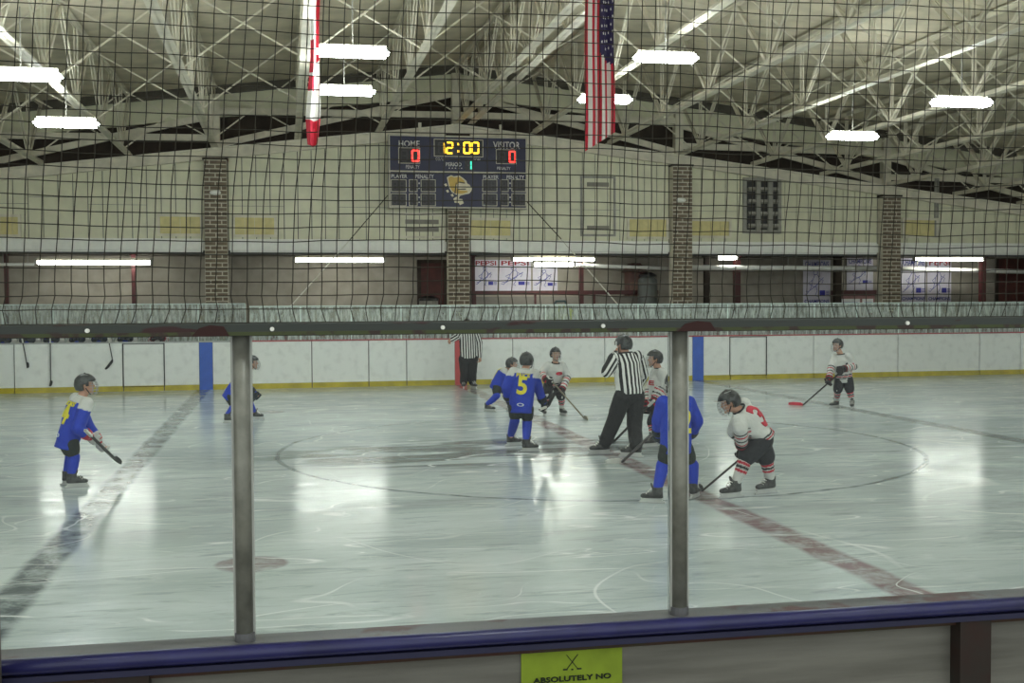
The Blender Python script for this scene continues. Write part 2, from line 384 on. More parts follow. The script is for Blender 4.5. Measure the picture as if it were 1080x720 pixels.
# open web joists
Y0, Y1 = -4.0, YW-0.12; JD = 1.60; PANEL = 3.15
def chord_bm(z, sgn):
    bm = bmesh.new()
    for s in (-1, 1):
        box(bm, (min(s*0.003, s*0.092), Y0, z), (max(s*0.003, s*0.092), Y1, z+0.014)) if sgn > 0 else box(bm, (min(s*0.003, s*0.075), Y0, z-0.014), (max(s*0.003, s*0.075), Y1, z))
        box(bm, (min(s*0.012, s*0.026), Y0, min(z, z+sgn*0.10)), (max(s*0.012, s*0.026), Y1, max(z, z+sgn*0.10)))
    return bm
m_bot = mesh_from(chord_bm(0.0, 1), 'bottom_chord'); m_top = mesh_from(chord_bm(JD, -1), 'top_chord')
m_bot.materials.append(M_white); m_top.materials.append(M_white)
webs = []
yn = 28.5-1.6
nodes = []
while yn > Y0: nodes.append(yn); yn -= PANEL
for yn in nodes:
    for dy in (-PANEL/2, 0.0, PANEL/2):
        ya = min(max(yn+dy, Y0), Y1)
        bm = bmesh.new()
        wdt = 0.05 if dy == 0 else 0.075
        for s in (-1, 1): bar(bm, (s*0.028, yn, 0.04), (s*0.028, ya, JD-0.04), 0.022, wdt, (0, 1, 0) if dy == 0 else (0, 0, 1))
        me = mesh_from(bm, 'web'); me.materials.append(M_white); webs.append(me)
JOISTS = JX+[0.72]
for x in JOISTS:
    dbl = x in (0.72,) or abs(x-0.33) < 0.01
    t = thing('roof_joist', 'white open web steel joist of the close pair at the roof ridge' if dbl else ('white open web steel roof joist resting over a brick pilaster' if min(abs(x-q) for q in PIL) < 0.3 else 'white open web steel roof joist between two brick pilasters'), 'joist', (x, 0, chord_z(x)), 'ridge joists' if dbl else 'roof joists')
    obj('bottom_chord', m_bot, None, t); obj('top_chord', m_top, None, t)
    for me in webs: obj('web', me, None, t)
# crossed bridging between neighbouring joists
for a, b in zip(JX, JX[1:]):
    if a < -14 or b > 18: continue
    for y in (27.6, 23.0, 18.4, 13.8):
        za, zb = chord_z(a), chord_z(b)
        t = thing('cross_bracing', 'thin crossed steel bracing between two roof joists', 'brace', ((a+b)/2, y, (za+zb)/2), 'crossed bracing between joists')
        o1 = barm((a-(a+b)/2, 0, za+0.1-(za+zb)/2), (b-(a+b)/2, 0, zb+JD-0.05-(za+zb)/2), 0.022, 0.032); obj('brace_bar', o1, M_white, t)
        o2 = barm((a-(a+b)/2, 0.04, za+JD-0.05-(za+zb)/2), (b-(a+b)/2, 0.04, zb+0.1-(za+zb)/2), 0.022, 0.032); obj('brace_bar', o2, M_white, t)

# ------------------------------------------------------------------ ceiling fixtures
M_lamp = emat('lamp_diffuser', (238, 246, 246), LAMP)
bm = bmesh.new(); box(bm, (-0.55, -0.16, -0.08), (0.55, 0.16, 0.04)); bmesh.ops.bevel(bm, geom=bm.edges[:], offset=0.045, segments=2, affect='EDGES'); me_diff = mesh_from(bm, 'diffuser'); me_diff.materials.append(M_lamp)
bm = bmesh.new(); box(bm, (-0.50, -0.04, 0.03), (0.50, 0.04, 0.09)); me_hous = mesh_from(bm, 'housing'); me_hous.materials.append(M_white)
bm = bmesh.new()
tube(bm, [(0, 0, 0.08), (0, 0, 0.95)], 0.010, 6)
me_stem = mesh_from(bm, 'stem'); me_stem.materials.append(M_grey)
lamp_spots = []
for px, py in ((372, 54), (363, 95), (702, 60), (638, 104), (22, 78), (70, 129), (1014, 107), (899, 143)):
    Y = 20.0
    for _ in range(40):
        p = atY(px, py, Y); want = chord_z(p.x)-0.65
        Y += (want-p.z)/((p.z-CAM.z)/(Y-CAM.y))*0.7
    lamp_spots.append((p.x, p.y, p.z))
for y in (8.5, 3.5, -1.5):
    for x in (-9.0, -2.9, 4.6, 11.5): lamp_spots.append((x, y, chord_z(x)-0.65))
for y in (20.5, 6.0):
    for x in (-16.5, 19.5): lamp_spots.append((x, y, chord_z(x)-0.65))
lamp_lab = ['glowing ceiling light beside the narrow red and white flag, nearer the spectator glass', 'glowing ceiling light beside the narrow red and white flag, nearer the scoreboard',
            'glowing ceiling light along from the striped flag, nearer the spectator glass', 'glowing ceiling light beyond the striped flag, nearer the far wall',
            'glowing ceiling light over the bench end of the ice, nearer the spectator glass', 'glowing ceiling light over the bench end of the ice, nearer the far wall',
            'glowing ceiling light over the end posters, nearer the spectator glass', 'glowing ceiling light above the louvred window, nearer the far wall']
for i, (x, y, z) in enumerate(lamp_spots):
    t = thing('ceiling_light', lamp_lab[i] if i < 8 else 'glowing ceiling light high over the spectator side or the ends of the ice', 'light', (x, y, z), 'ceiling lights over the ice')
    obj('housing', me_hous, None, t); obj('diffuser', me_diff, None, t); obj('stem', me_stem, None, t)
# ------------------------------------------------------------------ far boards
YB = 25.9
BT = 1.17
bd = thing('dasher_boards', 'white far side rink boards with yellow kick strip and blue and red markers', 'boards', (0, YB, 0))
def bx(px, py=385): return atY(px, py, YB).x
seams = [-24.0, -19.0, -14.0, bx(15), bx(130), bx(173), bx(217.3)-0.155, bx(217.3)+0.155, bx(329), bx(389), bx(429), -0.15, 0.155, bx(541), bx(638), bx(736.3)-0.15, bx(736.3)+0.15, bx(770), bx(808), bx(858), bx(947), bx(1033), bx(1076), 17.0, 22.0, 28.0]
marks = {6: M_blue, 11: M_redstripe, 15: M_blue}
for i, (a, b) in enumerate(zip(seams, seams[1:])):
    g = 0.0 if (i in marks) else 0.012
    mk = i in marks
    nm = 'stripe_panel' if mk else ('gate_panel' if i in (4, 17) else 'board_panel')
    obj(nm, boxm((a+g, -0.004 if mk else 0.0, 0.0 if mk else 0.13), (b-g, 0.05, BT)), marks.get(i, M_board), bd)
    if not mk:
        obj('kick_strip', boxm((a+g, -0.012, 0.0), (b-g, 0.05, 0.13)), M_kick, bd)
    if nm == 'gate_panel':
        fr = frame_bm(a-0.02, 0.1, b+0.02, BT-0.01, 0.018, -0.012, 0.01); obj('gate_edge', fr, M_black, bd)
obj('backing', boxm((-24, 0.05, 0.0), (28, 0.16, BT-0.01)), M_seam, bd)
xs = bx(262)
obj('cap_rail', boxm((xs, -0.02, BT), (28, 0.18, BT+0.03)), M_cap, bd)
obj('cap_rail', boxm((-24, -0.02, BT), (xs, 0.18, BT+0.03)), M_capw, bd)

def far_glass_mat():
    m = bpy.data.materials.new('scuffed_glass'); m.use_nodes = True; nt = m.node_tree; N = nt.nodes; L = nt.links
    N.remove(N['Principled BSDF']); out = N['Material Output']
    tr = N.new('ShaderNodeBsdfTransparent'); tr.inputs[0].default_value = (0.90, 0.94, 0.92, 1)
    df = N.new('ShaderNodeBsdfPrincipled'); df.inputs['Base Color'].default_value = (*srgb((212, 221, 215)), 1); df.inputs['Roughness'].default_value = 0.35
    tc = N.new('ShaderNodeTexCoord'); mp = N.new('ShaderNodeMapping'); mp.inputs['Scale'].default_value = (9, 1, 1.6)
    nz = N.new('ShaderNodeTexNoise'); nz.inputs['Scale'].default_value = 1.3; nz.inputs['Detail'].default_value = 6; nz.inputs['Roughness'].default_value = 0.7
    L.new(tc.outputs['Object'], mp.inputs[0]); L.new(mp.outputs[0], nz.inputs[0])
    mr = N.new('ShaderNodeMapRange'); mr.inputs[1].default_value = 0.38; mr.inputs[2].default_value = 0.62; mr.inputs[3].default_value = 0.12; mr.inputs[4].default_value = 0.72
    L.new(nz.outputs[0], mr.inputs[0])
    mx = N.new('ShaderNodeMixShader'); L.new(mr.outputs[0], mx.inputs[0]); L.new(tr.outputs[0], mx.inputs[1]); L.new(df.outputs[0], mx.inputs[2]); L.new(mx.outputs[0], out.inputs[0])
    return m
M_fglass = far_glass_mat()
M_gedge = mat('glass_edge', (206, 222, 216), 0.3)
def glass_run(x0, x1, Y, label, z0, z1, w=1.24):
    t = thing('glass_screen', label, 'glass', (x0, Y, z0))
    n = max(1, round((x1-x0)/w)); w = (x1-x0)/n
    for k in range(n):
        p = obj('glass_pane', boxm((k*w+0.012, 0, 0), ((k+1)*w-0.012, 0.014, z1-z0)), M_fglass, t)
        obj('pane_edge', boxm((k*w+0.012, -0.004, z1-z0-0.03), ((k+1)*w-0.012, 0.018, z1-z0)), M_gedge, t)
        obj('joint_strip', boxm(((k+1)*w-0.016, -0.006, 0), ((k+1)*w+0.016, 0.02, z1-z0)), M_gedge, t)
xg = atY(256, 330, 26.0).x
glass_run(xg+0.15, 27.5, 26.0, 'scuffed greenish glass standing on the far boards', BT+0.03, 2.06)
glass_run(-23.5, xg, 27.9, 'scuffed glass behind the team bench', 0.6, 2.13)
# bench behind the boards
t = thing('team_bench', 'long wooden bench behind the far boards', 'bench', (-12, 27.3, 0))
obj('seat', boxm((-7, -0.2, 0.42), (5.0, 0.2, 0.47)), mat('bench_wood', (120, 96, 70), .6), t)
for k in range(6): obj('leg', boxm((-6.8+k*2.3, -0.15, 0.02), (-6.7+k*2.3, 0.15, 0.42)), M_grey, t)
t = thing('penalty_box_wall', 'low dark red partition behind the far boards', 'partition', (0, 27.0, 0))
obj('partition_panel', boxm((atY(283, 350, 27).x, 0, 0.02), (26, 0.06, 1.36)), mat('partition_red', (120, 74, 74), .6), t)
obj('partition_cap', boxm((atY(283, 350, 27).x, -0.02, 1.36), (26, 0.08, 1.40)), M_capw, t)

# ------------------------------------------------------------------ recess contents
YR = 31.18
def rr(px0, py0, px1, py1, Y):
    p = atY(px0, py1, Y); q = atY(px1, py0, Y); return p.x, p.z, q.x, q.z
for i, (px, mm, w) in enumerate(((7, M_red, 0.05), (141, M_red, 0.05), (499, M_red, 0.05), (613, M_red, 0.06), (745, M_darkgap, 0.07), (777, M_red, 0.09), (883, M_darkgap, 0.1), (1036, M_red, 0.08))):
    x = atY(px, 300, 29.6).x
    labs = ('thin dark red post at the end of the recess beside a strip light', 'thin dark red post under the longest strip light', 'dark red post between the ridge pilaster and the printed posters', 'dark red post beside the last of three printed posters', 'dark brown post between a brick pilaster and the thick red post', 'thick dark red post under the short strip light', 'dark brown post beside the red counter', 'thick dark red post beside the wide dark door')
    t = thing('canopy_post', labs[i], 'post', (x, 29.6, 0))
    obj('post_shaft', boxm((-w, -w, 0.02), (w, w, 3.45)), mm, t); obj('post_base', boxm((-w-0.04, -w-0.04, 0.02), (w+0.04, w+0.04, 0.06)), mm, t); obj('post_head', boxm((-w-0.04, -w-0.04, 3.45), (w+0.04, w+0.04, 3.49)), mm, t)
def door(px0, px1, py0, label, n):
    x0, _, x1, z1 = rr(px0, py0, px1, 330, YR)
    t = bpy.data.objects.new('door_%d' % n, None); COL.objects.link(t); t.location = (x0, YR, 0); structure(t, label)
    w = x1-x0
    obj('door_leaf', boxm((0.03, -0.03, 0.02), (w-0.03, 0.0, z1-0.04)), M_reddoor, t)
    fr = bmesh.new(); box(fr, (-0.08, -0.06, 0.02), (0.03, 0, z1)); box(fr, (w-0.03, -0.06, 0.02), (w+0.08, 0, z1)); box(fr, (-0.08, -0.06, z1-0.04), (w+0.08, 0, z1+0.06))
    obj('door_frame', fr, M_darkgap, t)
    obj('door_handle', tubem([(w-0.15, -0.04, 1.05), (w-0.15, -0.09, 1.05), (w-0.28, -0.09, 1.05)], 0.015, 6), M_steel, t)
door(443, 469, 276, 'dark red brown door beside the ridge pilaster', 1)
door(1051, 1092, 272, 'wide dark red brown door at the end of the recess', 2)
# door hardware crate by the first door
t = thing('bin', 'small grey bin standing before the dark brown door', 'bin', (atY(452, 315, 30.7).x, 30.7, 0.02))
obj('bin_body', tubem([(0, 0, 0.0), (0, 0, 1.0), (0, 0, 2.15)], [0.26, 0.28, 0.29], 14), M_grey, t); obj('bin_lid', tubem([(0, 0, 2.15), (0, 0, 2.22), (0, 0, 2.3)], [0.31, 0.30, 0.14], 14), M_black, t)

# posters: printed sheets with lettering and line drawings of a skater
M_paper = mat('poster_paper', (208, 204, 214), 0.7, var=0.08); M_pb = mat('poster_blue', (58, 58, 150), 0.7); M_pr = mat('poster_red', (156, 40, 52), 0.7); M_pl = mat('poster_line', (96, 98, 160), 0.7)
def poster(px0, py0, px1, py1, head, foot, label, Y=YR-0.02, headc=None, seed=1, grp=None):
    x0, z0, x1, z1 = rr(px0, py0, px1, py1, Y); w, h = x1-x0, z1-z0
    t = thing('poster', label, 'poster', (x0, Y, z0), grp)
    obj('sheet', boxm((0, 0, 0), (w, 0.012, h)), M_paper, t)
    if head: text('lettering', head, min(0.20, h*0.14), (w/2, -0.004, h*0.90), headc or M_pr, t, width=w*0.86, bold=0.015)
    if foot: text('lettering', foot, h*0.075, (w/2, -0.004, h*0.09), M_pb, t, width=w*0.9, bold=0.015)
    rn = random.Random(seed)
    def poly(pts, r=0.010): return tubem([(x*w, -0.004, z*h) for x, z in pts], r, 4)
    # a skater drawn in a few strokes, stick and lines of small print
    for pts in ([(.45, .78), (.38, .74), (.40, .68), (.48, .67), (.53, .71), (.51, .77), (.45, .78)], [(.44, .67), (.34, .56), (.30, .45), (.42, .40), (.55, .47), (.58, .60), (.52, .67)],
                [(.34, .56), (.20, .50), (.30, .42)], [(.58, .60), (.72, .55), (.66, .46)], [(.32, .45), (.24, .33), (.12, .24), (.06, .26)], [(.48, .42), (.52, .32), (.44, .22), (.52, .20)],
                [(.74, .62), (.50, .46), (.20, .30), (.10, .31)]):
        obj('drawing_line', poly([(x+rn.uniform(-.015, .015), z+rn.uniform(-.01, .01)) for x, z in pts]), M_pl, t)
    obj('print_block', boxm((w*0.60, -0.006, h*0.22), (w*0.80, 0.0, h*0.33)), M_pb, t)
    for k in range(3): obj('print_line', boxm((w*0.82, -0.006, h*(0.23+0.035*k)), (w*0.95, 0, h*(0.245+0.035*k))), M_pb, t)
    return t
poster(500, 274, 525, 308, 'PEPSI', None, 'printed poster headed in red, first of three beside the ridge pilaster', seed=1)
poster(526.5, 274, 560, 308, 'PEPSI', None, 'wide printed poster headed in red, middle of three in the recess', seed=2)
poster(562, 278, 588, 308, None, None, 'printed poster without heading, last of three under the paired strip lights', seed=3)
poster(847, 274, 876, 322, 'CHAMPIONS', 'CHAMPIONS', 'white printed poster beside the dark brown post and red counter', headc=M_pl, seed=4)
poster(893, 272, 921, 307, 'CHAMPIONS', None, 'white printed poster above the red counter', headc=M_pl, seed=5)
poster(950, 272, 977, 319, 'CHAMPIONS', 'CHAMPIONS', 'white printed poster beside a pilaster, blue foot lettering and no red heading', headc=M_pl, seed=6)
poster(978, 272, 1003.5, 319, 'PEPSI', 'CHAMPIONS', 'white printed poster with red heading and blue foot lettering', seed=7)
def notice(px0, py0, px1, py1, label):
    x0, z0, x1, z1 = rr(px0, py0, px1, py1, 30.55); w, h = x1-x0, z1-z0
    t = thing('notice', label, 'notice', (x0, 30.55, z0)); obj('sheet', boxm((0, 0, 0), (w, 0.01, h)), mat('notice_paper', (222, 226, 222), .7), t)
    for k in range(4): obj('print_line', boxm((w*0.12, -0.004, h*(0.2+0.18*k)), (w*0.88, 0, h*(0.23+0.18*k))), M_pl, t)
notice(886, 315, 907, 330, 'wide white notice on the front of the red counter'); notice(909.5, 315, 921, 330, 'narrow white notice on the front of the red counter')
x0, z0, x1, z1 = rr(884, 306, 922, 330, 30.6)
t = thing('counter', 'dark red serving counter with notices beside the brick pilaster', 'counter', (x0, 30.57, 0))
obj('front_panel', boxm((0, 0, 0.02), (x1-x0, 0.06, z1-0.16)), mat('counter_front', (150, 112, 108), .6), t); obj('counter_top', boxm((-0.04, -0.06, z1-0.16), (x1-x0+0.04, 0.5, z1)), M_red, t)
xa, za, xb, zb = rr(494, 306, 694, 311, 30.45)
t = thing('hand_rail', 'long dark red rail running under the three printed posters', 'rail', (xa, 30.45, 0))
obj('rail_bar', boxm((0, -0.04, za), (xb-xa, 0.04, zb)), M_red, t)
for k in range(4): obj('rail_post', boxm((0.2+k*(xb-xa-0.4)/3-0.03, -0.03, 0.02), (0.2+k*(xb-xa-0.4)/3+0.03, 0.03, za)), M_red, t)
obj('rail_panel', boxm((0, 0.0, 0.1), (xb-xa, 0.02, za-0.05)), mat('rail_grey', (120, 116, 108), .8), t)
# barrel and hydrant-like heater before the wall
p = atY(683, 305, 30.0)
t = thing('barrel', 'grey wheeled drum with dark lid beside a brick pilaster', 'drum', (p.x, 30.0, 0.02))
obj('drum_body', tubem([(0, 0, 0.1), (0, 0, 0.15), (0, 0, 1.0), (0, 0, 2.3), (0, 0, 2.75), (0, 0, 2.85)], [0.2, 0.27, 0.3, 0.3, 0.29, 0.2], 16), mat('drum_grey', (104, 108, 104), .5), t, True)
obj('drum_lid', tubem([(0, 0, 2.85), (0, 0, 2.9), (0, 0, 2.98)], [0.27, 0.27, 0.12], 14), M_black, t)
bm = bmesh.new(); ellipsoid(bm, (-0.15, 0, 3.05), ((.12, 0, 0), (0, .12, 0), (0, 0, .14))); obj('drum_knob', bm, M_reddoor, t, True)
for s in (-1, 1): obj('wheel', tubem([(s*0.22, -0.06, 0.1), (s*0.22, 0.06, 0.1)], 0.1, 12), M_black, t)
p = atY(669, 300, 30.93)
t = thing('heater', 'brown upright cabinet with peaked cap beside the grey drum', 'cabinet', (p.x, 30.93, 0.02))
obj('cabinet_body', boxm((-0.26, -0.2, 0), (0.26, 0.2, 3.0)), mat('cabinet_brown', (120, 92, 84), .6), t)
bm = bmesh.new(); prism(bm, [(-0.36, 3.0), (0.36, 3.0), (0.12, 3.28), (-0.12, 3.28)], -0.25, 0.25); obj('cabinet_cap', bm, M_reddoor, t)
obj('cabinet_door', boxm((-0.2, -0.22, 0.2), (0.2, -0.2, 2.7)), mat('cabinet_tan', (146, 116, 104), .6), t)
p = atY(588, 328, 26.8)
t = thing('duffel_bag', 'yellow green bag behind the far glass', 'bag', (p.x, 26.45, 1.28))
bm = bmesh.new(); ellipsoid(bm, (0, 0, 0.45), ((.42, 0, 0), (0, .14, 0), (0, 0, .30))); obj('bag_body', bm, mat('bag_yellow', (196, 200, 92), .7), t, True)
obj('bag_strap', tubem([(-0.25, 0, 0.6), (-0.12, 0, 0.86), (0.12, 0, 0.86), (0.25, 0, 0.6)], 0.03, 6), mat('bag_strap', (60, 80, 84), .7), t)
obj('bag_stand', boxm((-0.3, -0.12, -1.26), (0.3, 0.12, 0.2)), M_grey, t)

# strip lights and white pipe under the soffit
M_tube = emat('tube_glow', (244, 247, 240), TUBE)
def strip(px0, px1, py, label, Y=29.3, r=0.05):
    # each batten hangs from the soffit on two short rods
    a = atY(px0, py, Y); b = atY(px1, py, Y)
    t = thing('strip_light', label, 'light', ((a.x+b.x)/2, Y, a.z)); h = (b.x-a.x)/2
    obj('tube', tubem([(-h+0.05, 0, 0), (h-0.05, 0, 0)], r, 10), M_tube, t, True)
    obj('batten', boxm((-h, -0.05, 0.05), (h, 0.05, 0.12)), M_white, t)
    for s in (-0.6, 0.6): obj('rod', boxm((s*h-0.01, -0.01, 0.12), (s*h+0.01, 0.01, max(0.125, 3.489-a.z))), M_grey, t)
    for s in (-1, 1): obj('end_cap', boxm((s*h-0.03, -0.05, -0.05), (s*h+0.03, 0.05, 0.12)), M_grey, t)
strip(38, 160, 276.5, 'longest glowing strip light in the recess, between two thin posts', r=0.06)
strip(310, 406, 274, 'glowing strip light left of the dark brown door', r=0.06)
strip(540, 628, 273.5, 'upper of two paired glowing strip lights over the posters')
strip(562, 606, 279.0, 'lower of two paired glowing strip lights over the posters', Y=29.12)
strip(756, 778, 272, 'short glowing strip light beside the thick red post')
strip(964, 1037, 273.5, 'glowing strip light in front of the end posters')
def pipe(px0, py0, px1, py1, Y, r, label, m=M_fascia):
    a = atY(px0, py0, Y); b = atY(px1, py1, Y); t = thing('pipe', label, 'pipe', a)
    d = b-a; obj('pipe_run', tubem([(0, 0, 0), d], r, 10), m, t, True)
    for k in (0.1, 0.5, 0.9): q = d*k; obj('pipe_hanger', barm(q, q+Vector((0, 0, 3.485-a.z-q.z)), 0.02, 0.02), M_grey, t)
pipe(606, 279.5, 704, 283, 29.36, 0.055, 'white pipe running on from the paired strip lights'); pipe(729, 282, 930, 283, 29.36, 0.075, 'thick white pipe running below the louvred window')
pipe(951, 283.5, 1110, 287, 29.78, 0.07, 'white pipe crossing the end posters'); pipe(-30, 279, 36, 278.5, 29.36, 0.04, 'thin white pipe at the end of the longest strip light')

# ------------------------------------------------------------------ scoreboard
YS = 28.12
def sb(zx, zy, Y=YS): return atY(400+zx/6.353, 130+zy/6.353, Y)
c0 = sb(65, 565); c1 = sb(990, 95)
o0 = Vector(((c0.x+c1.x)/2, YS, c0.z))
M_navy = mat('scoreboard_navy', (36, 38, 68), 0.45, var=0.12, scale=2); M_trim = mat('scoreboard_trim', (196, 190, 170), 0.5); M_let = mat('scoreboard_lettering', (214, 212, 210), 0.5)
M_win = mat('display_black', (30, 28, 32), 0.35); M_off = mat('segment_off', (58, 54, 58), 0.5)
S = thing('scoreboard', 'navy electronic scoreboard hung on the ridge pilaster', 'scoreboard', o0)
W2 = (c1.x-c0.x)/2; H = c1.z-c0.z
bm = boxm((-W2, 0, 0), (W2, 0.16, H)); obj('cabinet', bm, M_navy, S)
obj('trim', frame_bm(-W2, 0, W2, H, 0.04, -0.015, 0.01), M_trim, S)
zd = sb(500, 327).z-o0.z; obj('divider', boxm((-W2, -0.014, zd-0.02), (W2, 0.01, zd+0.02)), M_trim, S)
for s in (-0.55, 0.62): obj('bracket', boxm((s*W2-0.04, 0.02, H), (s*W2+0.04, 0.10, H+0.34)), M_white, S)
def sl(zx, zy): p = sb(zx, zy); return p.x-o0.x, p.z-o0.z
def sbtext(s, zx, zy, zh, zw, m=M_let, bold=0.02):
    x, z = sl(zx, zy); x2, z2 = sl(zx+zw/2, zy-zh/2); return text('lettering', s, (z2-z)*2, (x, -0.012, z), m, S, width=(x2-x)*2, bold=bold)
def window(x0, y0, x1, y1, border=True):
    a = sl(x0, y1); b = sl(x1, y0); w = obj('display_window', boxm((a[0], -0.012, a[1]), (b[0], 0.0, b[1])), M_win, S)
    if border: obj('window_edge', frame_bm(a[0]-0.015, a[1]-0.015, b[0]+0.015, b[1]+0.015, 0.018, -0.016, -0.002), M_trim, w)
    return w
SEG = {'0': 'abcdef', '1': 'bc', '2': 'abged', '5': 'afgcd', '3': 'abgcd', '8': 'abcdefg', '': ''}
def digit(ch, x0, y0, x1, y1, mon, parent, t=0.16):
    a = sl(x0, y1); b = sl(x1, y0); w, h = b[0]-a[0], b[1]-a[1]; k = t*w*1.25; g = k*0.16
    rects = {'a': (k*.6, h-k, w-k*.6, h), 'g': (k*.6, h/2-k/2, w-k*.6, h/2+k/2), 'd': (k*.6, 0, w-k*.6, k), 'f': (0, h/2+g, k, h-k*.5), 'b': (w-k, h/2+g, w, h-k*.5), 'e': (0, k*.5, k, h/2-g), 'c': (w-k, k*.5, w, h/2-g)}
    d = None
    on = bmesh.new(); off = bmesh.new(); no = nf = 0
    for s, (p, q, r, u) in rects.items():
        tgt = on if s in SEG[ch] else off
        box(tgt, (a[0]+p, -0.024, a[1]+q), (a[0]+r, -0.012, a[1]+u))
        if s in SEG[ch]: no += 1
        else: nf += 1
    if no: d = obj('lit_digit', on, mon, S)
    else: on.free()
    if nf: obj('unlit_digit', off, M_off, S)
    else: off.free()
M_amb = emat('digit_amber', (250, 190, 40), 1.3); M_rd = emat('digit_red', (250, 52, 44), 1.3); M_gn = emat('digit_green', (40, 190, 150), 1.0)
sbtext('HOME', 200, 137, 40, 140); sbtext('VISITOR', 852, 147, 44, 180); sbtext('GOAL', 404, 240, 16, 56, bold=0.01); sbtext('GOAL', 655, 243, 16, 54, bold=0.01)
sbtext('PERIOD', 498, 275, 24, 105); sbtext('PENALTY', 224, 292, 22, 92, bold=0.01); sbtext('PENALTY', 834, 302, 18, 90, bold=0.01)
sbtext('PLAYER', 134, 354, 24, 106); sbtext('PENALTY', 304, 356, 26, 124); sbtext('PLAYER', 748, 360, 24, 104); sbtext('PENALTY', 912, 362, 24, 118)
sbtext('- - - - -', 510, 301, 5, 90, bold=0.0)
window(132, 168, 270, 265); digit('', 145, 180, 190, 255, M_rd, S); digit('0', 216, 178, 268, 258, M_rd, S)
window(785, 180, 915, 268); digit('', 800, 190, 845, 258, M_rd, S); digit('0', 868, 186, 914, 264, M_rd, S)
window(370, 115, 692, 218)
for ch, x0, x1 in (('1', 395, 440), ('2', 447, 495), ('0', 563, 612), ('0', 620, 668)): digit(ch, x0, 125, x1, 205, M_amb, S)
for zy in (140, 188):
    a = sl(524, zy+7); b = sl(536, zy-7); obj('colon_dot', boxm((a[0], -0.024, a[1]), (b[0], -0.012, b[1])), M_amb, S)
window(574, 244, 624, 316, False); digit('1', 578, 250, 618, 312, M_gn, S)
for (xa, xb, xc, xd, xe, xf) in ((82, 178, 203, 252, 282, 374), (694, 786, 815, 862, 890, 978)):
    for ya, yb in ((380, 455), (474, 550)):
        for p, q, n in ((xa, xb, 2), (xc, xd, 1), (xe, xf, 2)):
            window(p, ya, q, yb)
            for k in range(n): w = (q-p)/n; digit('', p+k*w+w*.18, ya+10, p+(k+1)*w-w*.18, yb-10, M_rd, S)
        for zy in (ya+22, ya+54):
            xm = (xd+xe)/2; a = sl(xm-4, zy+5); b = sl(xm+4, zy-5); obj('colon_dot', boxm((a[0], -0.02, a[1]), (b[0], -0.012, b[1])), M_let, S)
# generic gold dog's head emblem
def emb(pts, m, d, name='emblem'):
    q = [sl(400*0+((460+x/16)-400)*6.353, ((180+y/16)-130)*6.353) for x, y in pts]
    bm = bmesh.new(); prism(bm, q, -d, -0.002); return obj(name, bm, m, S)
M_gold = mat('emblem_gold', (206, 172, 88), .5); M_cr = mat('emblem_cream', (224, 214, 186), .5)
emb([(180, 110), (250, 75), (300, 95), (390, 80), (450, 120), (510, 170), (520, 210), (560, 235), (605, 300), (595, 340), (560, 385), (440, 410), (390, 430), (330, 400), (260, 360), (215, 280), (200, 210)], M_cr, 0.012)
emb([(200, 120), (250, 95), (310, 115), (390, 105), (430, 130), (480, 180), (480, 205), (380, 205), (340, 240), (345, 300), (400, 330), (520, 340), (540, 360), (440, 390), (330, 385), (270, 345), (230, 270), (215, 200)], M_gold, 0.018)
emb([(350, 195), (400, 185), (490, 205), (480, 218), (400, 205)], M_black, 0.024); emb([(305, 380), (330, 210), (345, 200), (325, 390)], M_black, 0.024)
emb([(355, 250), (520, 240), (555, 255), (550, 290), (470, 300), (360, 300)], M_cr, 0.024); emb([(365, 305), (500, 302), (500, 318), (370, 320)], M_black, 0.026)
for x, y in ((160, 240), (190, 345), (270, 415)): emb([(x-28, y-12), (x+10, y-28), (x+28, y+12), (x, y+26)], M_cr, 0.014, 'collar_stud')
emb([(290, 470), (370, 420), (400, 430), (380, 470), (440, 480), (465, 550), (400, 580), (385, 545), (310, 540)], M_cr, 0.014, 'emblem_tag')

# guy ropes from the scoreboard
M_rope = mat('white_rope', (220, 218, 206), .7); M_wire = mat('dark_wire', (70, 64, 52), .6)
def guy(pa, pm, pb, label):
    a = atY(*pa, 28.1); b = atY(*pb, 25.985); mid = atY(*pm, 27.4); t = thing('guy_rope', label, 'rope', b)
    obj('wire', tubem([a-b, mid-b], 0.014, 6), M_wire, t); obj('rope', tubem([mid-b, (0, 0, 0)], 0.018, 6), M_rope, t)
guy((409, 206), (368, 254), (292, 339), 'guy rope from the home side of the scoreboard'); guy((556, 213), (592, 252), (667, 339), 'guy rope from the visitor side of the scoreboard')
# oval lights on two pilasters
for px, py, lab in ((227, 203, 'small white oval lamp on the brick pilaster between the yellow hatches'), (718.5, 211, 'small white oval lamp on the brick pilaster beside the grey drum')):
    p = atY(px, py, 28.28); t = thing('bulkhead_lamp', lab, 'lamp', p)
    bm = bmesh.new(); ellipsoid(bm, (0, 0, 0), ((.15, 0, 0), (0, .06, 0), (0, 0, .07))); obj('lens', bm, M_fascia, t, True); obj('backplate', boxm((-0.12, 0.0, -0.05), (0.12, 0.02, 0.05)), M_grey, t)
# hanging red beacons by the ridge joists
for px, py, lab in ((567, 32, 'dark red beacon hung from the ridge joist, nearer the scoreboard clock'), (594, 34, 'dark round beacon hung beside the red beacon under the ridge joists')):
    p = atY(px, py, 20.5); t = thing('beacon', lab, 'lamp', p)
    bm = bmesh.new(); ellipsoid(bm, (0, 0, 0), ((.05, 0, 0), (0, .05, 0), (0, 0, .085 if px < 580 else .06))); obj('beacon_globe', bm, M_reddoor, t, True)
    obj('beacon_cap', tubem([(0, 0, .05), (0, 0, .1)], 0.035, 8), M_grey, t); obj('beacon_cord', tubem([(0, 0, .1), (0, 0, chord_z(p.x)-p.z+0.1 if chord_z(p.x)-p.z > .2 else 0.3)], 0.008, 5), M_wire, t)

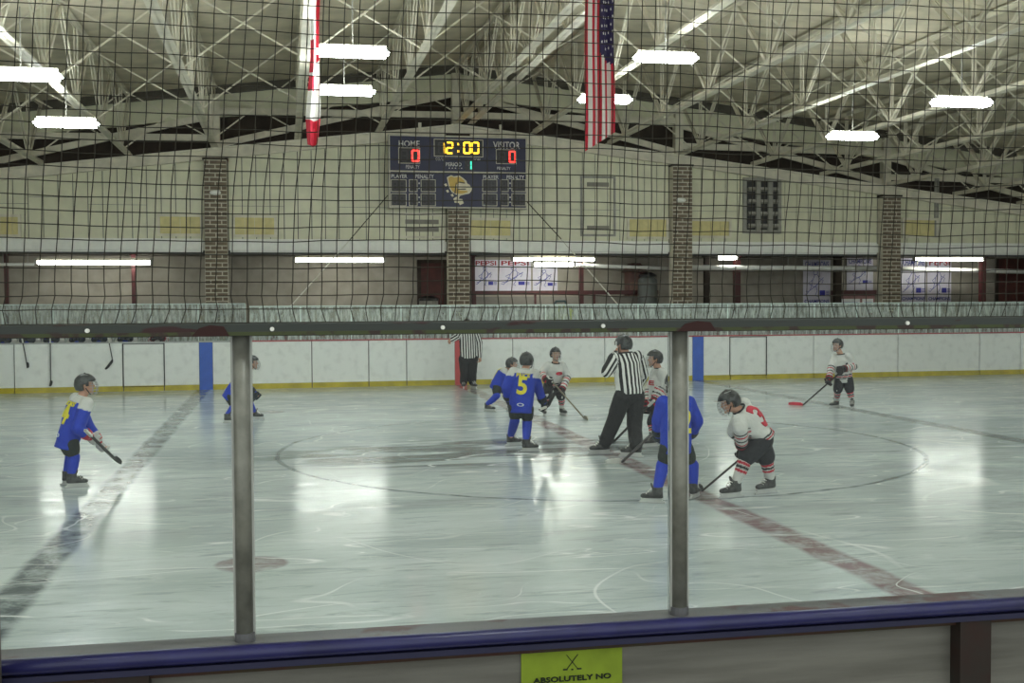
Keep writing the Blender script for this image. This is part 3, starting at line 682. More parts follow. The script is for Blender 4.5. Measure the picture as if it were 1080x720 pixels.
# ------------------------------------------------------------------ hanging flags
def flag_mat(name, fn):
    m = bpy.data.materials.new(name); m.use_nodes = True; nt = m.node_tree; N = nt.nodes; L = nt.links; b = N['Principled BSDF']; b.inputs['Roughness'].default_value = 0.8
    at = N.new('ShaderNodeAttribute'); at.attribute_name = 'Col'; L.new(at.outputs['Color'], b.inputs['Base Color']); return m
def cloth(name, nu, nv, pos, colf, m, parent, th=0.006):
    verts = []; cols = []; faces = []
    for side in (0, 1):
        for j in range(nv+1):
            for i in range(nu+1):
                p = pos(i/nu, j/nv); verts.append((p[0], p[1]+side*th, p[2]))
    n1 = (nu+1)*(nv+1); fc = []
    for side in (0, 1):
        for j in range(nv):
            for i in range(nu):
                q = [side*n1+j*(nu+1)+i, side*n1+j*(nu+1)+i+1, side*n1+(j+1)*(nu+1)+i+1, side*n1+(j+1)*(nu+1)+i]
                faces.append(q if side else q[::-1]); fc.append(colf((i+.5)/nu, (j+.5)/nv))
    me = bpy.data.meshes.new(name); me.from_pydata(verts, [], faces)
    ca = me.color_attributes.new('Col', 'FLOAT_COLOR', 'CORNER')
    for p, c in zip(me.polygons, fc):
        p.use_smooth = True
        for li in p.loop_indices: ca.data[li].color = (*srgb(c), 1)
    return obj(name, me, m, parent)
Yf = 15.0
def fp(px, py): return atY(px, py, Yf)
FR, FWc, FBc = (196, 40, 62), (222, 220, 214), (52, 44, 84)
# stars and stripes, hung by its hoist end and gathered into folds
tl = fp(619, -45); br_ = fp(640, 160); hgt = tl.z-br_.z
t = thing('flag', 'red white and blue striped flag with starred canton hanging over the ice', 'flag', (tl.x, Yf, tl.z))
wtop = fp(648, -45).x-tl.x
def pos_us(u, v):
    x = u*wtop*(1-0.05*v) - v*0.05*(1-u) - 0.015*math.sin(5*v); fold = math.sin(u*math.pi*5.5+0.6*math.sin(3*v))*0.05
    return (x, fold, -v*hgt*(1.0-0.10*u) )
def col_us(u, v):
    if u > 0.52 and v < 0.62-0.10*(1-(u-0.52)/0.48): return FBc
    return FR if int(u*9.001) % 2 == 0 else FWc
fl = cloth('flag_cloth', 54, 60, pos_us, col_us, flag_mat('flag_dye', None), t)
ms = mat('star_white', (226, 222, 220), .8)
bm = bmesh.new()
for r_ in range(13):
    for c_ in range(4):
        u = 0.57+0.11*c_+(0.05 if r_ % 2 else 0); v = 0.03+r_*0.043
        if v > 0.58-0.10*(1-(u-0.52)/0.48) or u > 0.98: continue
        p = Vector(pos_us(u, v)); pts = []
        for k in range(10):
            rr_ = 0.020 if k % 2 == 0 else 0.008; a = math.pi/2+k*math.pi/5; pts.append((p.x+rr_*0.7*math.cos(a), p.z+rr_*1.5*math.sin(a)))
        prism(bm, pts, p.y-0.010, p.y-0.002)
obj('star_field', bm, ms, fl)['kind'] = 'stuff'
obj('flag_pole', tubem([(-0.05, 0, 0.03), (wtop+0.05, 0, 0.03)], 0.015, 8), M_grey, t)
obj('halyard', tubem([(wtop/2, 0, 0.03), (wtop/2, 0, chord_z(tl.x)-tl.z+0.05)], 0.006, 5), M_wire, t)
# red and white flag hanging almost edge on
tl = fp(321, -40); bo = fp(331, 155); hgt = tl.z-bo.z
t = thing('flag', 'narrow folded red and white flag hanging over the ice', 'flag', (tl.x, Yf, tl.z)); w2 = fp(337, -40).x-tl.x
def pos_ca(u, v):
    k = 1.0-0.45*math.sin(min(1, v*1.1)*math.pi)**2 - (0.35*max(0, (v-0.85)/0.15) if v > 0.85 else 0)
    x = (u-0.5)*w2*k + w2*0.5 + 0.03*math.sin(4*v) ; return (x, 0.06*math.sin(u*math.pi*3+2*v), -v*hgt*(1-0.03*abs(u-0.5)))
def col_ca(u, v):
    if v > 0.86: return FR
    if u > 0.66 and v < 0.55: return FR
    if u < 0.40 and 0.42 < v < 0.60: return FR
    if 0.62 < v < 0.70 and u < 0.5: return FR
    return FWc
cloth('flag_cloth', 30, 50, pos_ca, col_ca, MATS.get('x') or bpy.data.materials['flag_dye'], t)
obj('flag_pole', tubem([(-0.05, 0, 0.03), (w2+0.05, 0, 0.03)], 0.015, 8), M_grey, t)
obj('halyard', tubem([(w2/2, 0, 0.03), (w2/2, 0, chord_z(tl.x)-tl.z+0.05)], 0.006, 5), M_wire, t)

# ------------------------------------------------------------------ near glass, boards and net
M_alu = mat('post_aluminium', (134, 134, 124), 0.45, metal=0.2, var=0.3, scale=18)
M_sill = mat('sill_grey', (104, 104, 106), 0.5, rgb2=(88, 52, 50), scale=4.5, thr=(0.36, 0.42))
M_beam = mat('beam_paint', (50, 55, 51), 0.6, rgb2=(50, 18, 18), scale=5, thr=(0.42, 0.47), stretch=(1, 1, 4))
M_bgreen = mat('beam_green', (60, 68, 30), 0.6, rgb2=(50, 34, 26), scale=16, thr=(0.44, 0.5))
M_bluep = mat('rail_navy', (42, 42, 92), 0.32, var=0.25, scale=8)
M_wood = mat('worn_board', (128, 126, 118), 0.85, rgb2=(96, 94, 87), scale=2.2, stretch=(0.6, 1, 7), bump=0.5, thr=(0.3, 0.65))
M_rust = mat('rust_black', (38, 38, 32), 0.75, rgb2=(46, 26, 20), scale=9)
def clear_glass():
    m = bpy.data.materials.new('clear_pane'); m.use_nodes = True; nt = m.node_tree; N = nt.nodes; L = nt.links; N.remove(N['Principled BSDF']); out = N['Material Output']
    tr = N.new('ShaderNodeBsdfTransparent'); tr.inputs[0].default_value = (0.97, 0.985, 0.98, 1); gl = N.new('ShaderNodeBsdfGlossy'); gl.inputs['Roughness'].default_value = 0.03
    fr = N.new('ShaderNodeFresnel'); fr.inputs[0].default_value = 1.25; mx = N.new('ShaderNodeMixShader'); L.new(fr.outputs[0], mx.inputs[0]); L.new(tr.outputs[0], mx.inputs[1]); L.new(gl.outputs[0], mx.inputs[2]); L.new(mx.outputs[0], out.inputs[0]); return m
M_clear = clear_glass()
PX = [-7.126, -5.856, -4.586, -3.313, -2.042, -0.770]
ZS, ZB = 1.208, 2.055
g = thing('glass_screen', 'clear spectator glass in round grey posts under the peeling beam', 'glass', (-4, 0, 1.1))
def gl(p): return (p[0]+4, p[1], p[2]-1.1)
for x in PX: 
    o = obj('glass_post', tubem([gl((x, -0.01, ZS-0.02)), gl((x, -0.01, ZB+0.01))], 0.0235, 20), M_alu, g, True)
    obj('post_foot', tubem([gl((x, -0.01, ZS-0.03)), gl((x, -0.01, ZS+0.012))], 0.028, 16), M_sill, g)
    for s in (-1, 1): obj('post_gasket', boxm(gl((x+s*0.026-0.003, -0.012, ZS)), gl((x+s*0.026+0.003, 0.012, ZB))), mat('gasket_pale', (176, 178, 172), .4), g)
for a, b in zip(PX, PX[1:]):
    obj('glass_pane', boxm(gl((a+0.03, -0.006, ZS-0.02)), gl((b-0.03, 0.006, ZB+0.02))), M_clear, g)
obj('sill_channel', boxm(gl((-7.5, -0.045, ZS-0.05)), gl((-0.4, 0.045, ZS-0.012))), M_sill, g)
ep = thing('upright', 'dark brown square upright in front of the near boards', 'post', (-5.2, -0.15, 0)); obj('upright_shaft', boxm((-0.065, -0.02, 0.0), (0.002, 0.03, 2.0)), mat('end_post_brown', (76, 68, 62), .7), ep); obj('upright_foot', boxm((-0.07, -0.05, 0.0), (0.035, 0.05, 0.02)), M_rust, ep)
bmb = bmesh.new(); box(bmb, gl((-7.5, -0.055, ZB-0.009)), gl((-0.4, 0.03, ZB+0.026))); bmesh.ops.bevel(bmb, geom=bmb.edges[:], offset=0.003, segments=1, affect='EDGES')
beam = obj('top_beam', bmb, M_beam, g)
obj('beam_strip', boxm(gl((-7.5, -0.058, ZB-0.007)), gl((-0.4, -0.054, ZB+0.003))), M_bgreen, g)
for px in (92, 287, 467, 636, 957, -80, 1130):
    p = atY(px, 347.5, -0.058); obj('bolt', tubem([gl((p.x, -0.062, ZB+0.010)), gl((p.x, -0.052, ZB+0.010))], 0.006, 10), M_fascia, beam)
for px, w in ((222, 0.05), (735, 0.06)):
    p = atY(px, 349, -0.058); obj('rust_patch', prismm([(p.x+4-w, ZB-1.1-0.008), (p.x+4+w, ZB-1.1-0.008), (p.x+4+w*0.7, ZB-1.1+0.018), (p.x+4, ZB-1.1+0.022), (p.x+4-w*0.6, ZB-1.1+0.014)], -0.0595, -0.055), mat('rust_red', (50, 20, 17), .8), beam)
# boards on the spectator side
nb = thing('dasher_boards', 'weathered grey outer side of the near boards with navy rail', 'boards', (-4, 0, 0))
obj('outer_panel', boxm((-3.5, -0.03, 0.02), (3.6, 0.02, 1.140)), M_wood, nb)
obj('ice_side_panel', boxm((-3.5, 0.02, 0.0), (3.6, 0.05, 1.140)), M_board, nb)
obj('cap_rail', tubem([(-3.5, -0.075, 1.181), (3.6, -0.075, 1.181)], 0.0225, 16), M_bluep, nb, True)
obj('cap_ledge', boxm((-3.5, -0.09, 1.140), (3.6, 0.05, 1.1565)), mat('ledge_navy', (34, 34, 66), .5), nb)
obj('ledge_under_strip', boxm((-3.5, -0.06, 1.122), (3.6, -0.03, 1.140)), mat('ledge_rust', (56, 54, 30), .7, rgb2=(70, 30, 26), scale=6), nb)  # olive strip mottled with red-brown, under the ledge
for px, y_, w in ((1026, 700, 0.053), (129, 712, 0.07), (-260, 700, .053)):
    x = atY(px, y_, -0.07).x+4; obj('stanchion', boxm((x-w, -0.085, 0.02), (x+w, -0.03, 1.14)), M_rust, nb)
# lime sign with crossed sticks
q0 = atY(549.5, 683, -0.034); q1 = atY(656, 683, -0.034)
t = thing('sign', 'lime green paper sign with crossed hockey sticks on the near boards', 'sign', (q0.x, -0.034, 1.117)); w = q1.x-q0.x
obj('sheet', boxm((0, -0.002, -0.36), (w, 0.001, 0.0)), mat('lime_paper', (142, 164, 40), .7, var=0.2, scale=9), t)
M_ink = mat('sign_ink', (26, 34, 24), .7); ico = bmesh.new()
cx_, cz_ = w*0.5, -0.036
bar(ico, (cx_-0.017, -0.003, cz_+0.022), (cx_+0.016, -0.003, cz_-0.020), 0.002, 0.003, (0, 1, 0)); bar(ico, (cx_+0.017, -0.003, cz_+0.022), (cx_-0.016, -0.003, cz_-0.020), 0.002, 0.003, (0, 1, 0))
box(ico, (cx_+0.014, -0.004, cz_-0.023), (cx_+0.028, -0.002, cz_-0.019)); box(ico, (cx_-0.028, -0.004, cz_-0.023), (cx_-0.014, -0.002, cz_-0.019)); box(ico, (cx_-0.003, -0.004, cz_-0.024), (cx_+0.003, -0.002, cz_-0.020))
obj('icon', ico, M_ink, t)
text('lettering', 'ABSOLUTELY NO', 0.0155, (w*0.5, -0.0025, -0.0835), M_ink, t, width=w*0.77, bold=0.015)

# safety net: knotted cord mesh above the beam
def net_mesh():
    verts = []; faces = []
    x0, x1, z0, z1 = -7.2, -0.6, ZB+0.027, 3.45; cw, ch = 0.0405, 0.0382
    nx = int((x1-x0)/cw); nzz = int((z1-z0)/ch)
    def P(i, j):
        x = x0+i*cw; z = z0+j*ch
        lean = 0.035*math.sin((x+5)*1.1) + 0.07*(z-z0)*(1.0 if x < -4.4 else 0.55)
        s = noise.noise_vector(Vector((x*1.3, z*1.6, 3.1))); s2 = noise.noise_vector(Vector((x*7, z*7, 9.0)))
        k = min(1.0, (z-z0)/0.10)
        hook = 0.010*math.sin(j*1.7+i*0.3)*(1-k)
        return (x+lean-0.02+s.x*0.016*k+s2.x*0.0055*k+hook, -0.012+0.010*k*s.y, z+s.z*0.014*k+s2.z*0.005*k-0.02*k*(x+4.4)*0.12)
    def cord(pts, r):
        b = len(verts); n = len(pts)
        for i, p in enumerate(pts):
            a = Vector(pts[max(i-1, 0)]); c = Vector(pts[min(i+1, n-1)]); d = (c-a).normalized(); s = d.cross(Vector((0, 1, 0))).normalized()
            q = Vector(p)
            for ox, oy in ((-1, 0), (0, -1), (1, 0), (0, 1)): verts.append(tuple(q+s*ox*r+Vector((0, oy*r, 0))))
        for i in range(n-1):
            for k in range(4): faces.append((b+i*4+k, b+i*4+(k+1) % 4, b+(i+1)*4+(k+1) % 4, b+(i+1)*4+k))
    for i in range(nx+1): cord([P(i, j) for j in range(nzz+1)], 0.00138)
    for j in range(nzz+1): cord([P(i, j) for i in range(nx+1)], 0.00138)
    # knots
    for i in range(nx+1):
        for j in range(nzz+1):
            q = P(i, j); b = len(verts); r = 0.0026
            for d in ((r, 0, 0), (-r, 0, 0), (0, 0, r), (0, 0, -r), (0, -r, 0), (0, r, 0)): verts.append((q[0]+d[0], q[1]+d[1], q[2]+d[2]))
            for f in ((0, 2, 4), (2, 1, 4), (1, 3, 4), (3, 0, 4), (2, 0, 5), (1, 2, 5), (3, 1, 5), (0, 3, 5)): faces.append(tuple(b+k for k in f))
    me = bpy.data.meshes.new('safety_net'); me.from_pydata(verts, [], faces); return me
tag(obj('safety_net', net_mesh(), mat('net_cord', (44, 40, 30), 0.9)), 'dark knotted safety net stretched above the beam', 'net')
# ------------------------------------------------------------------ people
BLUE, NAVY, WHITE, DARK, GREENB, RED, YEL, SKIN = (38, 66, 186), (34, 40, 96), (214, 215, 210), (38, 39, 40), (46, 54, 50), (190, 36, 58), (226, 214, 60), (206, 158, 134)
M_cloth = vmat('dyed_cloth'); M_skin = vmat('body_colour', 0.6)
M_helm = mat('helmet_black', (62, 65, 64), 0.28, rgb2=(28, 29, 29), scale=16, thr=(0.44, 0.54)); M_cage = mat('cage_wire', (176, 178, 176), 0.35, metal=0.6); M_cagedark = mat('cage_dark', (90, 92, 92), 0.35, metal=0.6)  # helmet's grey mottle paints highlights into the black shell
M_boot = mat('boot_black', (40, 41, 40), 0.45, rgb2=(74, 76, 74), scale=18, thr=(0.38, 0.62)); M_hold = mat('blade_holder', (196, 198, 194), 0.45); M_lace = mat('lace_white', (214, 214, 206), .7)
M_glove = vmat('glove_leather', 0.6)
M_shaft = mat('stick_black', (46, 44, 42), .45); M_shaft2 = mat('stick_tan', (122, 116, 96), .5); M_bladeb = mat('blade_tape', (40, 40, 40), .8); M_bladered = mat('blade_red', (206, 40, 66), .5)
DBG = []

def ring_loft(bm, secs, n=16):
    """secs: (centre, xaxis, yaxis) with lengths as radii; closed solid."""
    rings = []
    for c, ax, ay in secs:
        rings.append([bm.verts.new(c + ax*math.cos(2*math.pi*k/n) + ay*math.sin(2*math.pi*k/n)) for k in range(n)])
    for a, b in zip(rings, rings[1:]):
        for k in range(n): bm.faces.new((a[k], a[(k+1) % n], b[(k+1) % n], b[k]))
    bm.faces.new(list(reversed(rings[0]))); bm.faces.new(rings[-1])
    bmesh.ops.recalc_face_normals(bm, faces=bm.faces)
def ball(bm, c, r): ellipsoid(bm, c, ((r, 0, 0), (0, r, 0), (0, 0, r)), 10, 7)
def limb(bm, pts, rs):
    for i in range(len(pts)-1): tube(bm, [pts[i], pts[i].lerp(pts[i+1], .5), pts[i+1]], [rs[i], (rs[i]+rs[i+1])/2, rs[i+1]], 12)
    for p, r in zip(pts, rs): ball(bm, p, r*0.99)
def remesh(bm, vox, smooth=4):
    bmesh.ops.recalc_face_normals(bm, faces=bm.faces)
    me = bpy.data.meshes.new('tmp'); bm.to_mesh(me); bm.free(); o = bpy.data.objects.new('tmp', me); TS.collection.objects.link(o)
    r = o.modifiers.new('r', 'REMESH'); r.mode = 'VOXEL'; r.voxel_size = vox; r.adaptivity = 0.0
    s = o.modifiers.new('s', 'SMOOTH'); s.factor = 0.5; s.iterations = smooth
    TS.view_layers[0].update()
    out = bpy.data.meshes.new_from_object(o.evaluated_get(TS.view_layers[0].depsgraph))
    bpy.data.objects.remove(o); bpy.data.meshes.remove(me)
    for p in out.polygons: p.use_smooth = True
    return out
def paint(me, fn, attr='Col'):
    ca = me.color_attributes.new(attr, 'FLOAT_COLOR', 'POINT')
    for i, v in enumerate(me.vertices): ca.data[i].color = (*srgb(fn(v.co)), 1)
def segt(p, a, b):
    d = b-a; t = max(0.0, min(1.0, (p-a).dot(d)/max(1e-9, d.length_squared))); return t, (p-(a+d*t)).length
def crumple(me, amp, f=9.0):
    nr = [v.normal.copy() for v in me.vertices]
    for v, n in zip(me.vertices, nr):
        k = noise.noise(v.co*f)+0.5*noise.noise(v.co*f*2.3); v.co = v.co + n*(k*amp)

def hand(bm, wrist, d, palm, s, fat=1.0, curl=0.9):
    """Palm, four unequal curled fingers and a thumb leaving the side of the palm."""
    d = d.normalized(); palm = (palm - d*palm.dot(d)).normalized(); side = d.cross(palm)
    pc = wrist + d*0.045*s
    ellipsoid(bm, pc, (side*0.038*s*fat, palm*0.018*s*fat, d*0.052*s), 10, 7)
    for k, ln in enumerate((0.060, 0.070, 0.066, 0.052)):
        b = wrist + d*0.082*s + side*(0.027-0.018*k)*s*fat; pts = [b]; ang = 0.35*curl
        for q in range(3):
            ang += 0.55*curl; dd = d*math.cos(ang)+palm*math.sin(ang); pts.append(pts[-1]+dd*(ln*s/3))
        limb(bm, pts, [0.0105*s*fat, 0.010*s*fat, 0.0095*s*fat, 0.008*s*fat])
    b = wrist + d*0.03*s + side*0.032*s*fat; pts = [b, b+(d*0.5+side*0.6+palm*0.5)*0.032*s, b+(d*0.95+side*0.55+palm*0.95)*0.045*s]
    limb(bm, pts, [0.012*s*fat, 0.011*s*fat, 0.009*s*fat])

def make_text_on(me, s, c, nrm, upv, height, m, parent, name, width=None, off=0.010):
    """Lettering laid over a garment: cut fine and dropped onto the cloth."""
    bm = text_bm(s, height, width, 0.03, 0.0)
    xs = [v.co.x for v in bm.verts]; zs = [v.co.z for v in bm.verts]
    for lo, hi, ax in ((min(xs), max(xs), Vector((1, 0, 0))), (min(zs), max(zs), Vector((0, 0, 1)))):
        k = lo+0.02
        while k < hi:
            bmesh.ops.bisect_plane(bm, geom=bm.verts[:]+bm.edges[:]+bm.faces[:], plane_co=ax*k, plane_no=ax); k += 0.02
    bmesh.ops.triangulate(bm, faces=bm.faces)
    nrm = nrm.normalized(); upv = (upv-nrm*upv.dot(nrm)).normalized(); right = upv.cross(nrm)
    tree = BVHTree.FromPolygons([v.co for v in me.vertices], [p.vertices[:] for p in me.polygons])
    hit = 0
    for v in bm.verts:
        p = c + right*v.co.x + upv*v.co.z + nrm*0.5
        h = tree.ray_cast(p, -nrm, 1.2)
        v.co = (h[0] + nrm*off) if h[0] is not None else c + right*v.co.x + upv*v.co.z
    r = bmesh.ops.extrude_face_region(bm, geom=bm.faces[:])
    for g_ in r['geom']:
        if isinstance(g_, bmesh.types.BMVert): g_.co = g_.co - nrm*(off*0.8)
    bmesh.ops.recalc_face_normals(bm, faces=bm.faces)
    return obj(name, bm, m, parent)

def person(label, team, phi, s, base, pelvis, neck, head, arms, legs, lookphi=None, lookdown=0.0, vox=0.012, number=None, cage=True, grp=None, bench=False, name_text=None, numpos=0.56, twist=0.0, yoke=0.90, hem=0.10, crest=None):
    """Joints come as (px, py, dY): the picture position and the depth beside the feet."""
    feet = {}
    for k, (kn, ft, fyaw) in legs.items(): feet[k] = atZ(*ft) if not bench else Vector(ft)
    YB_ = sum(f.y for f in feet.values())/2 if base is None else base
    def J(t): return atY(t[0], t[1], YB_+t[2]) if not isinstance(t, Vector) else t
    P, Nk, Hd = J(pelvis), J(neck), J(head)
    root = thing('person', label, 'person', (P.x, YB_, 0.0), grp); O = Vector((P.x, YB_, 0.0))
    loc = lambda v: v-O
    P, Nk, Hd = loc(P), loc(Nk), loc(Hd)
    T = (Nk-P).normalized(); ph = math.radians(phi); Fv = Vector((math.cos(ph), math.sin(ph), 0)); Lh = Vector((-math.sin(ph), math.cos(ph), 0))
    pt = math.radians(phi+twist); Lt = Vector((-math.sin(pt), math.cos(pt), 0)); Ls = (Lt-T*Lt.dot(T)).normalized(); Fr = Ls.cross(T).normalized()
    tl = (Nk-P).length
    sgn = {'L': 1, 'R': -1}
    ref = team == 'ref'
    sw = 0.155*s if not ref else 0.16*s
    sh = {k: Nk - T*0.045*s + Ls*(sgn[k]*sw) for k in 'LR'}
    hip = {k: P + Lh*(sgn[k]*0.088*s) - Vector((0, 0, 0.03*s)) for k in 'LR'}
    el = {k: loc(J(arms[k][0])) for k in arms}; ha = {k: loc(J(arms[k][1])) for k in arms}
    kn = {}; an = {}; fd = {}
    for k, (kq, ft, fyaw) in legs.items():
        kn[k] = loc(J(kq)); a = math.radians(fyaw); fd[k] = Vector((math.cos(a), math.sin(a), 0)); an[k] = loc(feet[k]) - fd[k]*0.055*s + Vector((0, 0, 0.135*s))
    DBG.append((label[:34], 's', s, 'torso', round(tl/s, 2), {k: (round((sh[k]-el[k]).length/s, 2), round((el[k]-ha[k]).length/s, 2), round((hip[k]-kn[k]).length/s, 2), round((kn[k]-an[k]).length/s, 2)) for k in 'LR'}))
    lp = math.radians(phi if lookphi is None else lookphi); hF = Vector((math.cos(lp), math.sin(lp), 0)); hU = Vector((0, 0, 1))
    rot = Matrix.Rotation(lookdown, 3, hF.cross(hU)*-1.0); hF = rot @ hF; hU = rot @ hU; hL = hU.cross(hF)
    # --- body: one continuous skin
    bm = bmesh.new()
    hs = 1.0 if s < 1.1 else 1.04
    def H(f, l, u): return Hd + hF*f*hs + hL*l*hs + hU*u*hs
    ellipsoid(bm, H(-0.008, 0, 0.02), (hL*0.074*hs, hF*0.092*hs, hU*0.100*hs)); ellipsoid(bm, H(0.022, 0, -0.045), (hL*0.056*hs, hF*0.066*hs, hU*0.062*hs))
    ellipsoid(bm, H(0.090, 0, -0.012), (hL*0.014, hF*0.020, hU*0.024), 8, 6); ellipsoid(bm, H(0.075, 0, -0.092), (hL*0.024, hF*0.020, hU*0.018), 8, 6)
    for q in (-1, 1): ellipsoid(bm, H(-0.005, q*0.078, -0.005), (hL*0.012, hF*0.020, hU*0.032), 8, 6); ellipsoid(bm, H(0.074, q*0.030, 0.028), (hL*0.020, hF*0.014, hU*0.008), 8, 6)
    limb(bm, [H(-0.02, 0, -0.07), Nk - T*0.02*s], [0.052*hs, 0.058*hs])
    ring_loft(bm, [(P-T*0.06*s, Lh*0.12*s, Fr*0.09*s), (P+T*0.05*s, Ls*0.13*s, Fr*0.095*s), (P+T*tl*0.55, Ls*0.14*s, Fr*0.10*s), (P+T*tl*0.85, Ls*0.15*s, Fr*0.085*s), (Nk-T*0.01*s, Ls*0.06*s, Fr*0.06*s)])
    for k in 'LR':
        limb(bm, [sh[k], el[k], ha[k]], [0.052*s, 0.042*s, 0.030*s]); limb(bm, [hip[k], kn[k], an[k]], [0.082*s, 0.056*s, 0.040*s])
        limb(bm, [an[k]-Vector((0, 0, 0.03*s)), an[k]+fd[k]*0.13*s-Vector((0, 0, 0.05*s))], [0.036*s, 0.026*s])
        d = (ha[k]-el[k]).normalized(); hand(bm, ha[k], d, (Fr*0.6 - Ls*sgn[k]*0.8), s*1.05)
    me = remesh(bm, vox*0.85, 2)
    eye = [H(0.086, q*0.031, 0.012) for q in (-1, 1)]; mouth = H(0.086, 0, -0.056)
    hair = (74, 58, 44)
    def cbody(p):
        if min((p-e).length for e in eye) < 0.013: return (52, 44, 42)
        if (p-mouth).length < 0.020: return (168, 104, 98)
        q = p-Hd
        if q.length < 0.16 and (q.dot(hU) > 0.055*hs or (q.dot(hF) < -0.01 and q.dot(hU) > -0.06*hs)): return hair
        return SKIN
    paint(me, cbody); obj('body', me, M_skin, root)
    # --- jersey or striped shirt
    bm = bmesh.new(); pad = 1.0 if not ref else 0.92
    hemd = hem*s if not ref else 0.02*s
    ring_loft(bm, [(P-T*hemd, Lh*0.178*s*pad, Fr*0.142*s*pad), (P+T*0.02*s, Lh*0.182*s*pad, Fr*0.145*s*pad), (P+T*tl*0.45, Ls*0.180*s*pad, Fr*0.142*s*pad), (P+T*tl*0.75, Ls*0.188*s*pad, Fr*0.140*s*pad), (Nk-T*0.05*s, Ls*0.172*s*pad, Fr*0.105*s*pad), (Nk+T*0.005*s, Ls*0.085*s, Fr*0.075*s)], 20)
    for k in 'LR':
        w = el[k].lerp(ha[k], 0.93); limb(bm, [sh[k], el[k], w], [0.082*s*pad, 0.076*s*pad, 0.062*s*pad])
    me = remesh(bm, vox, 3); crumple(me, 0.006*s)
    if ref:
        at = me.attributes.new('stripe', 'FLOAT', 'POINT')
        for i, v in enumerate(me.vertices):
            p = v.co; best = (segt(p, P, Nk-T*0.08*s)[1]/0.17, 'T')
            for k in 'LR':
                for a, b in ((sh[k].lerp(el[k], 0.25), el[k]), (el[k], ha[k])):
                    q = segt(p, a, b)[1]/0.085
                    if q < best[0]: best = (q, (a, b))
            if best[1] == 'T': u = (p-P).dot(Ls)
            else:
                a, b = best[1]; d = (b-a).normalized(); n_ = d.cross(Fr).normalized(); u = (p-a).dot(n_)
            at.data[i].value = u
        jersey = obj('striped_shirt', me, M_stripe, root)
    else:
        body_c = BLUE if team == 'blue' else WHITE
        def cj(p):
            arm = None
            tT, dT = segt(p, P-T*0.1*s, Nk)
            for k in 'LR':
                t1, d1 = segt(p, sh[k], el[k]); t2, d2 = segt(p, el[k], ha[k])
                lat = abs((p-P).dot(Ls))
                if min(d1, d2) < 0.105*s and (d2 < d1 or t1 > 0.3): 
                    d_, t_ = (d1, t1*0.5) if d1 < d2 else (d2, 0.5+t2*0.5)
                    if arm is None or d_ < arm[1]: arm = (t_, d_)
            hgt_ = (p-P).dot(T)/tl; lat = abs((p-P).dot(Ls))/(0.17*s)
            if team == 'blue':
                if arm and arm[0] > 0.86: return (RED if arm[0] > 0.92 else WHITE) if number == '4' else BLUE
                if hgt_ > yoke or (hgt_ > yoke-0.10 and lat > 0.8): return WHITE
                return BLUE
            if arm and arm[0] > 0.42:
                q = arm[0]
                for c, col in ((0.56, DARK), (0.63, RED), (0.73, DARK), (0.82, RED)):
                    if abs(q-c) < 0.017: return col
                if q > 0.90: return RED if number != 3 else DARK
                return WHITE
            for c, col in ((-0.02, DARK), (0.055, RED), (0.13, DARK)):
                if abs(hgt_-c) < 0.022: return col
            return WHITE
        paint(me, cj); jersey = obj('jersey', me, M_cloth, root)
        mnum = M_yelnum if team == 'blue' else M_rednum
        if number:
            make_text_on(me, str(number), P+T*tl*numpos - Fr*0.1*s, -Fr, T, 0.27*s, mnum, jersey, 'number', width=(0.15 if len(str(number)) == 1 else 0.27)*s)
            if team == 'blue': make_text_on(me, name_text, P+T*tl*(min(yoke, .92)-0.06) - Fr*0.1*s, -Fr, T, 0.060*s, mnum, jersey, 'lettering', width=0.20*s)
            make_text_on(me, 'O', P+T*0.02*s - Fr*0.1*s, -Fr, T, 0.05*s, M_rednum if team == 'white' else M_oval, jersey, 'patch', width=0.11*s)
        elif crest:
            make_text_on(me, crest, P+T*tl*0.62 + Fr*0.1*s + Ls*0.05*s, Fr, T, 0.07*s, M_rednum, jersey, 'crest', width=0.15*s)
    # collar
    bm = bmesh.new(); tube(bm, [Nk+T*0.012*s+Ls*0.078*s*math.cos(a)+Fr*0.068*s*math.sin(a) for a in [2*math.pi*k/14 for k in range(15)]], 0.010*s, 6, cap=False); obj('collar', bm, M_cloth_dark if team != 'blue' else M_cloth_white, root, True)
    # --- pants
    bm = bmesh.new(); pc = (DARK if ref else ((44, 46, 50) if team == 'white' else GREENB))
    ellipsoid(bm, P-Vector((0, 0, 0.02*s)), (Lh*0.158*s, Fr*0.128*s, T*0.12*s), 16, 10)
    for k in 'LR':
        if ref: limb(bm, [hip[k], kn[k], an[k]-Vector((0, 0, 0.00*s))], [0.108*s, 0.092*s, 0.078*s])
        else: limb(bm, [hip[k], hip[k].lerp(kn[k], 0.94 if team == 'white' else 0.55)], [0.108*s, 0.098*s if team == 'white' else 0.094*s])
    me = remesh(bm, vox, 3); crumple(me, 0.005*s); paint(me, lambda p: pc); obj('trousers' if ref else 'hockey_pants', me, M_cloth, root)
    for k in 'LR':
        a = an[k]; f = fd[k]; side = Vector((0, 0, 1)).cross(f)
        if not ref:
            bm = bmesh.new(); limb(bm, [kn[k]+(hip[k]-kn[k])*0.12, kn[k], kn[k].lerp(a, 0.45), a+Vector((0, 0, 0.02*s))], [0.070*s, 0.074*s, 0.066*s, 0.050*s]); ball(bm, kn[k]+(kn[k]-(hip[k]+a)*0.5).normalized()*0.02*s, 0.062*s)
            me = remesh(bm, vox, 2)
            def cs(p):
                if team == 'blue': return BLUE
                t = segt(p, kn[k], a)[0]
                for c, col in ((0.10, DARK), (0.24, RED), (0.38, DARK), (0.52, RED)):
                    if abs(t-c) < 0.05: return col
                return WHITE
            paint(me, cs); obj('sock', me, M_cloth, root)
        # skate: boot, laces, blade holder and steel
        z0 = Vector((0, 0, 1)); bm = bmesh.new(); g0 = a - z0*0.135*s + f*0.055*s
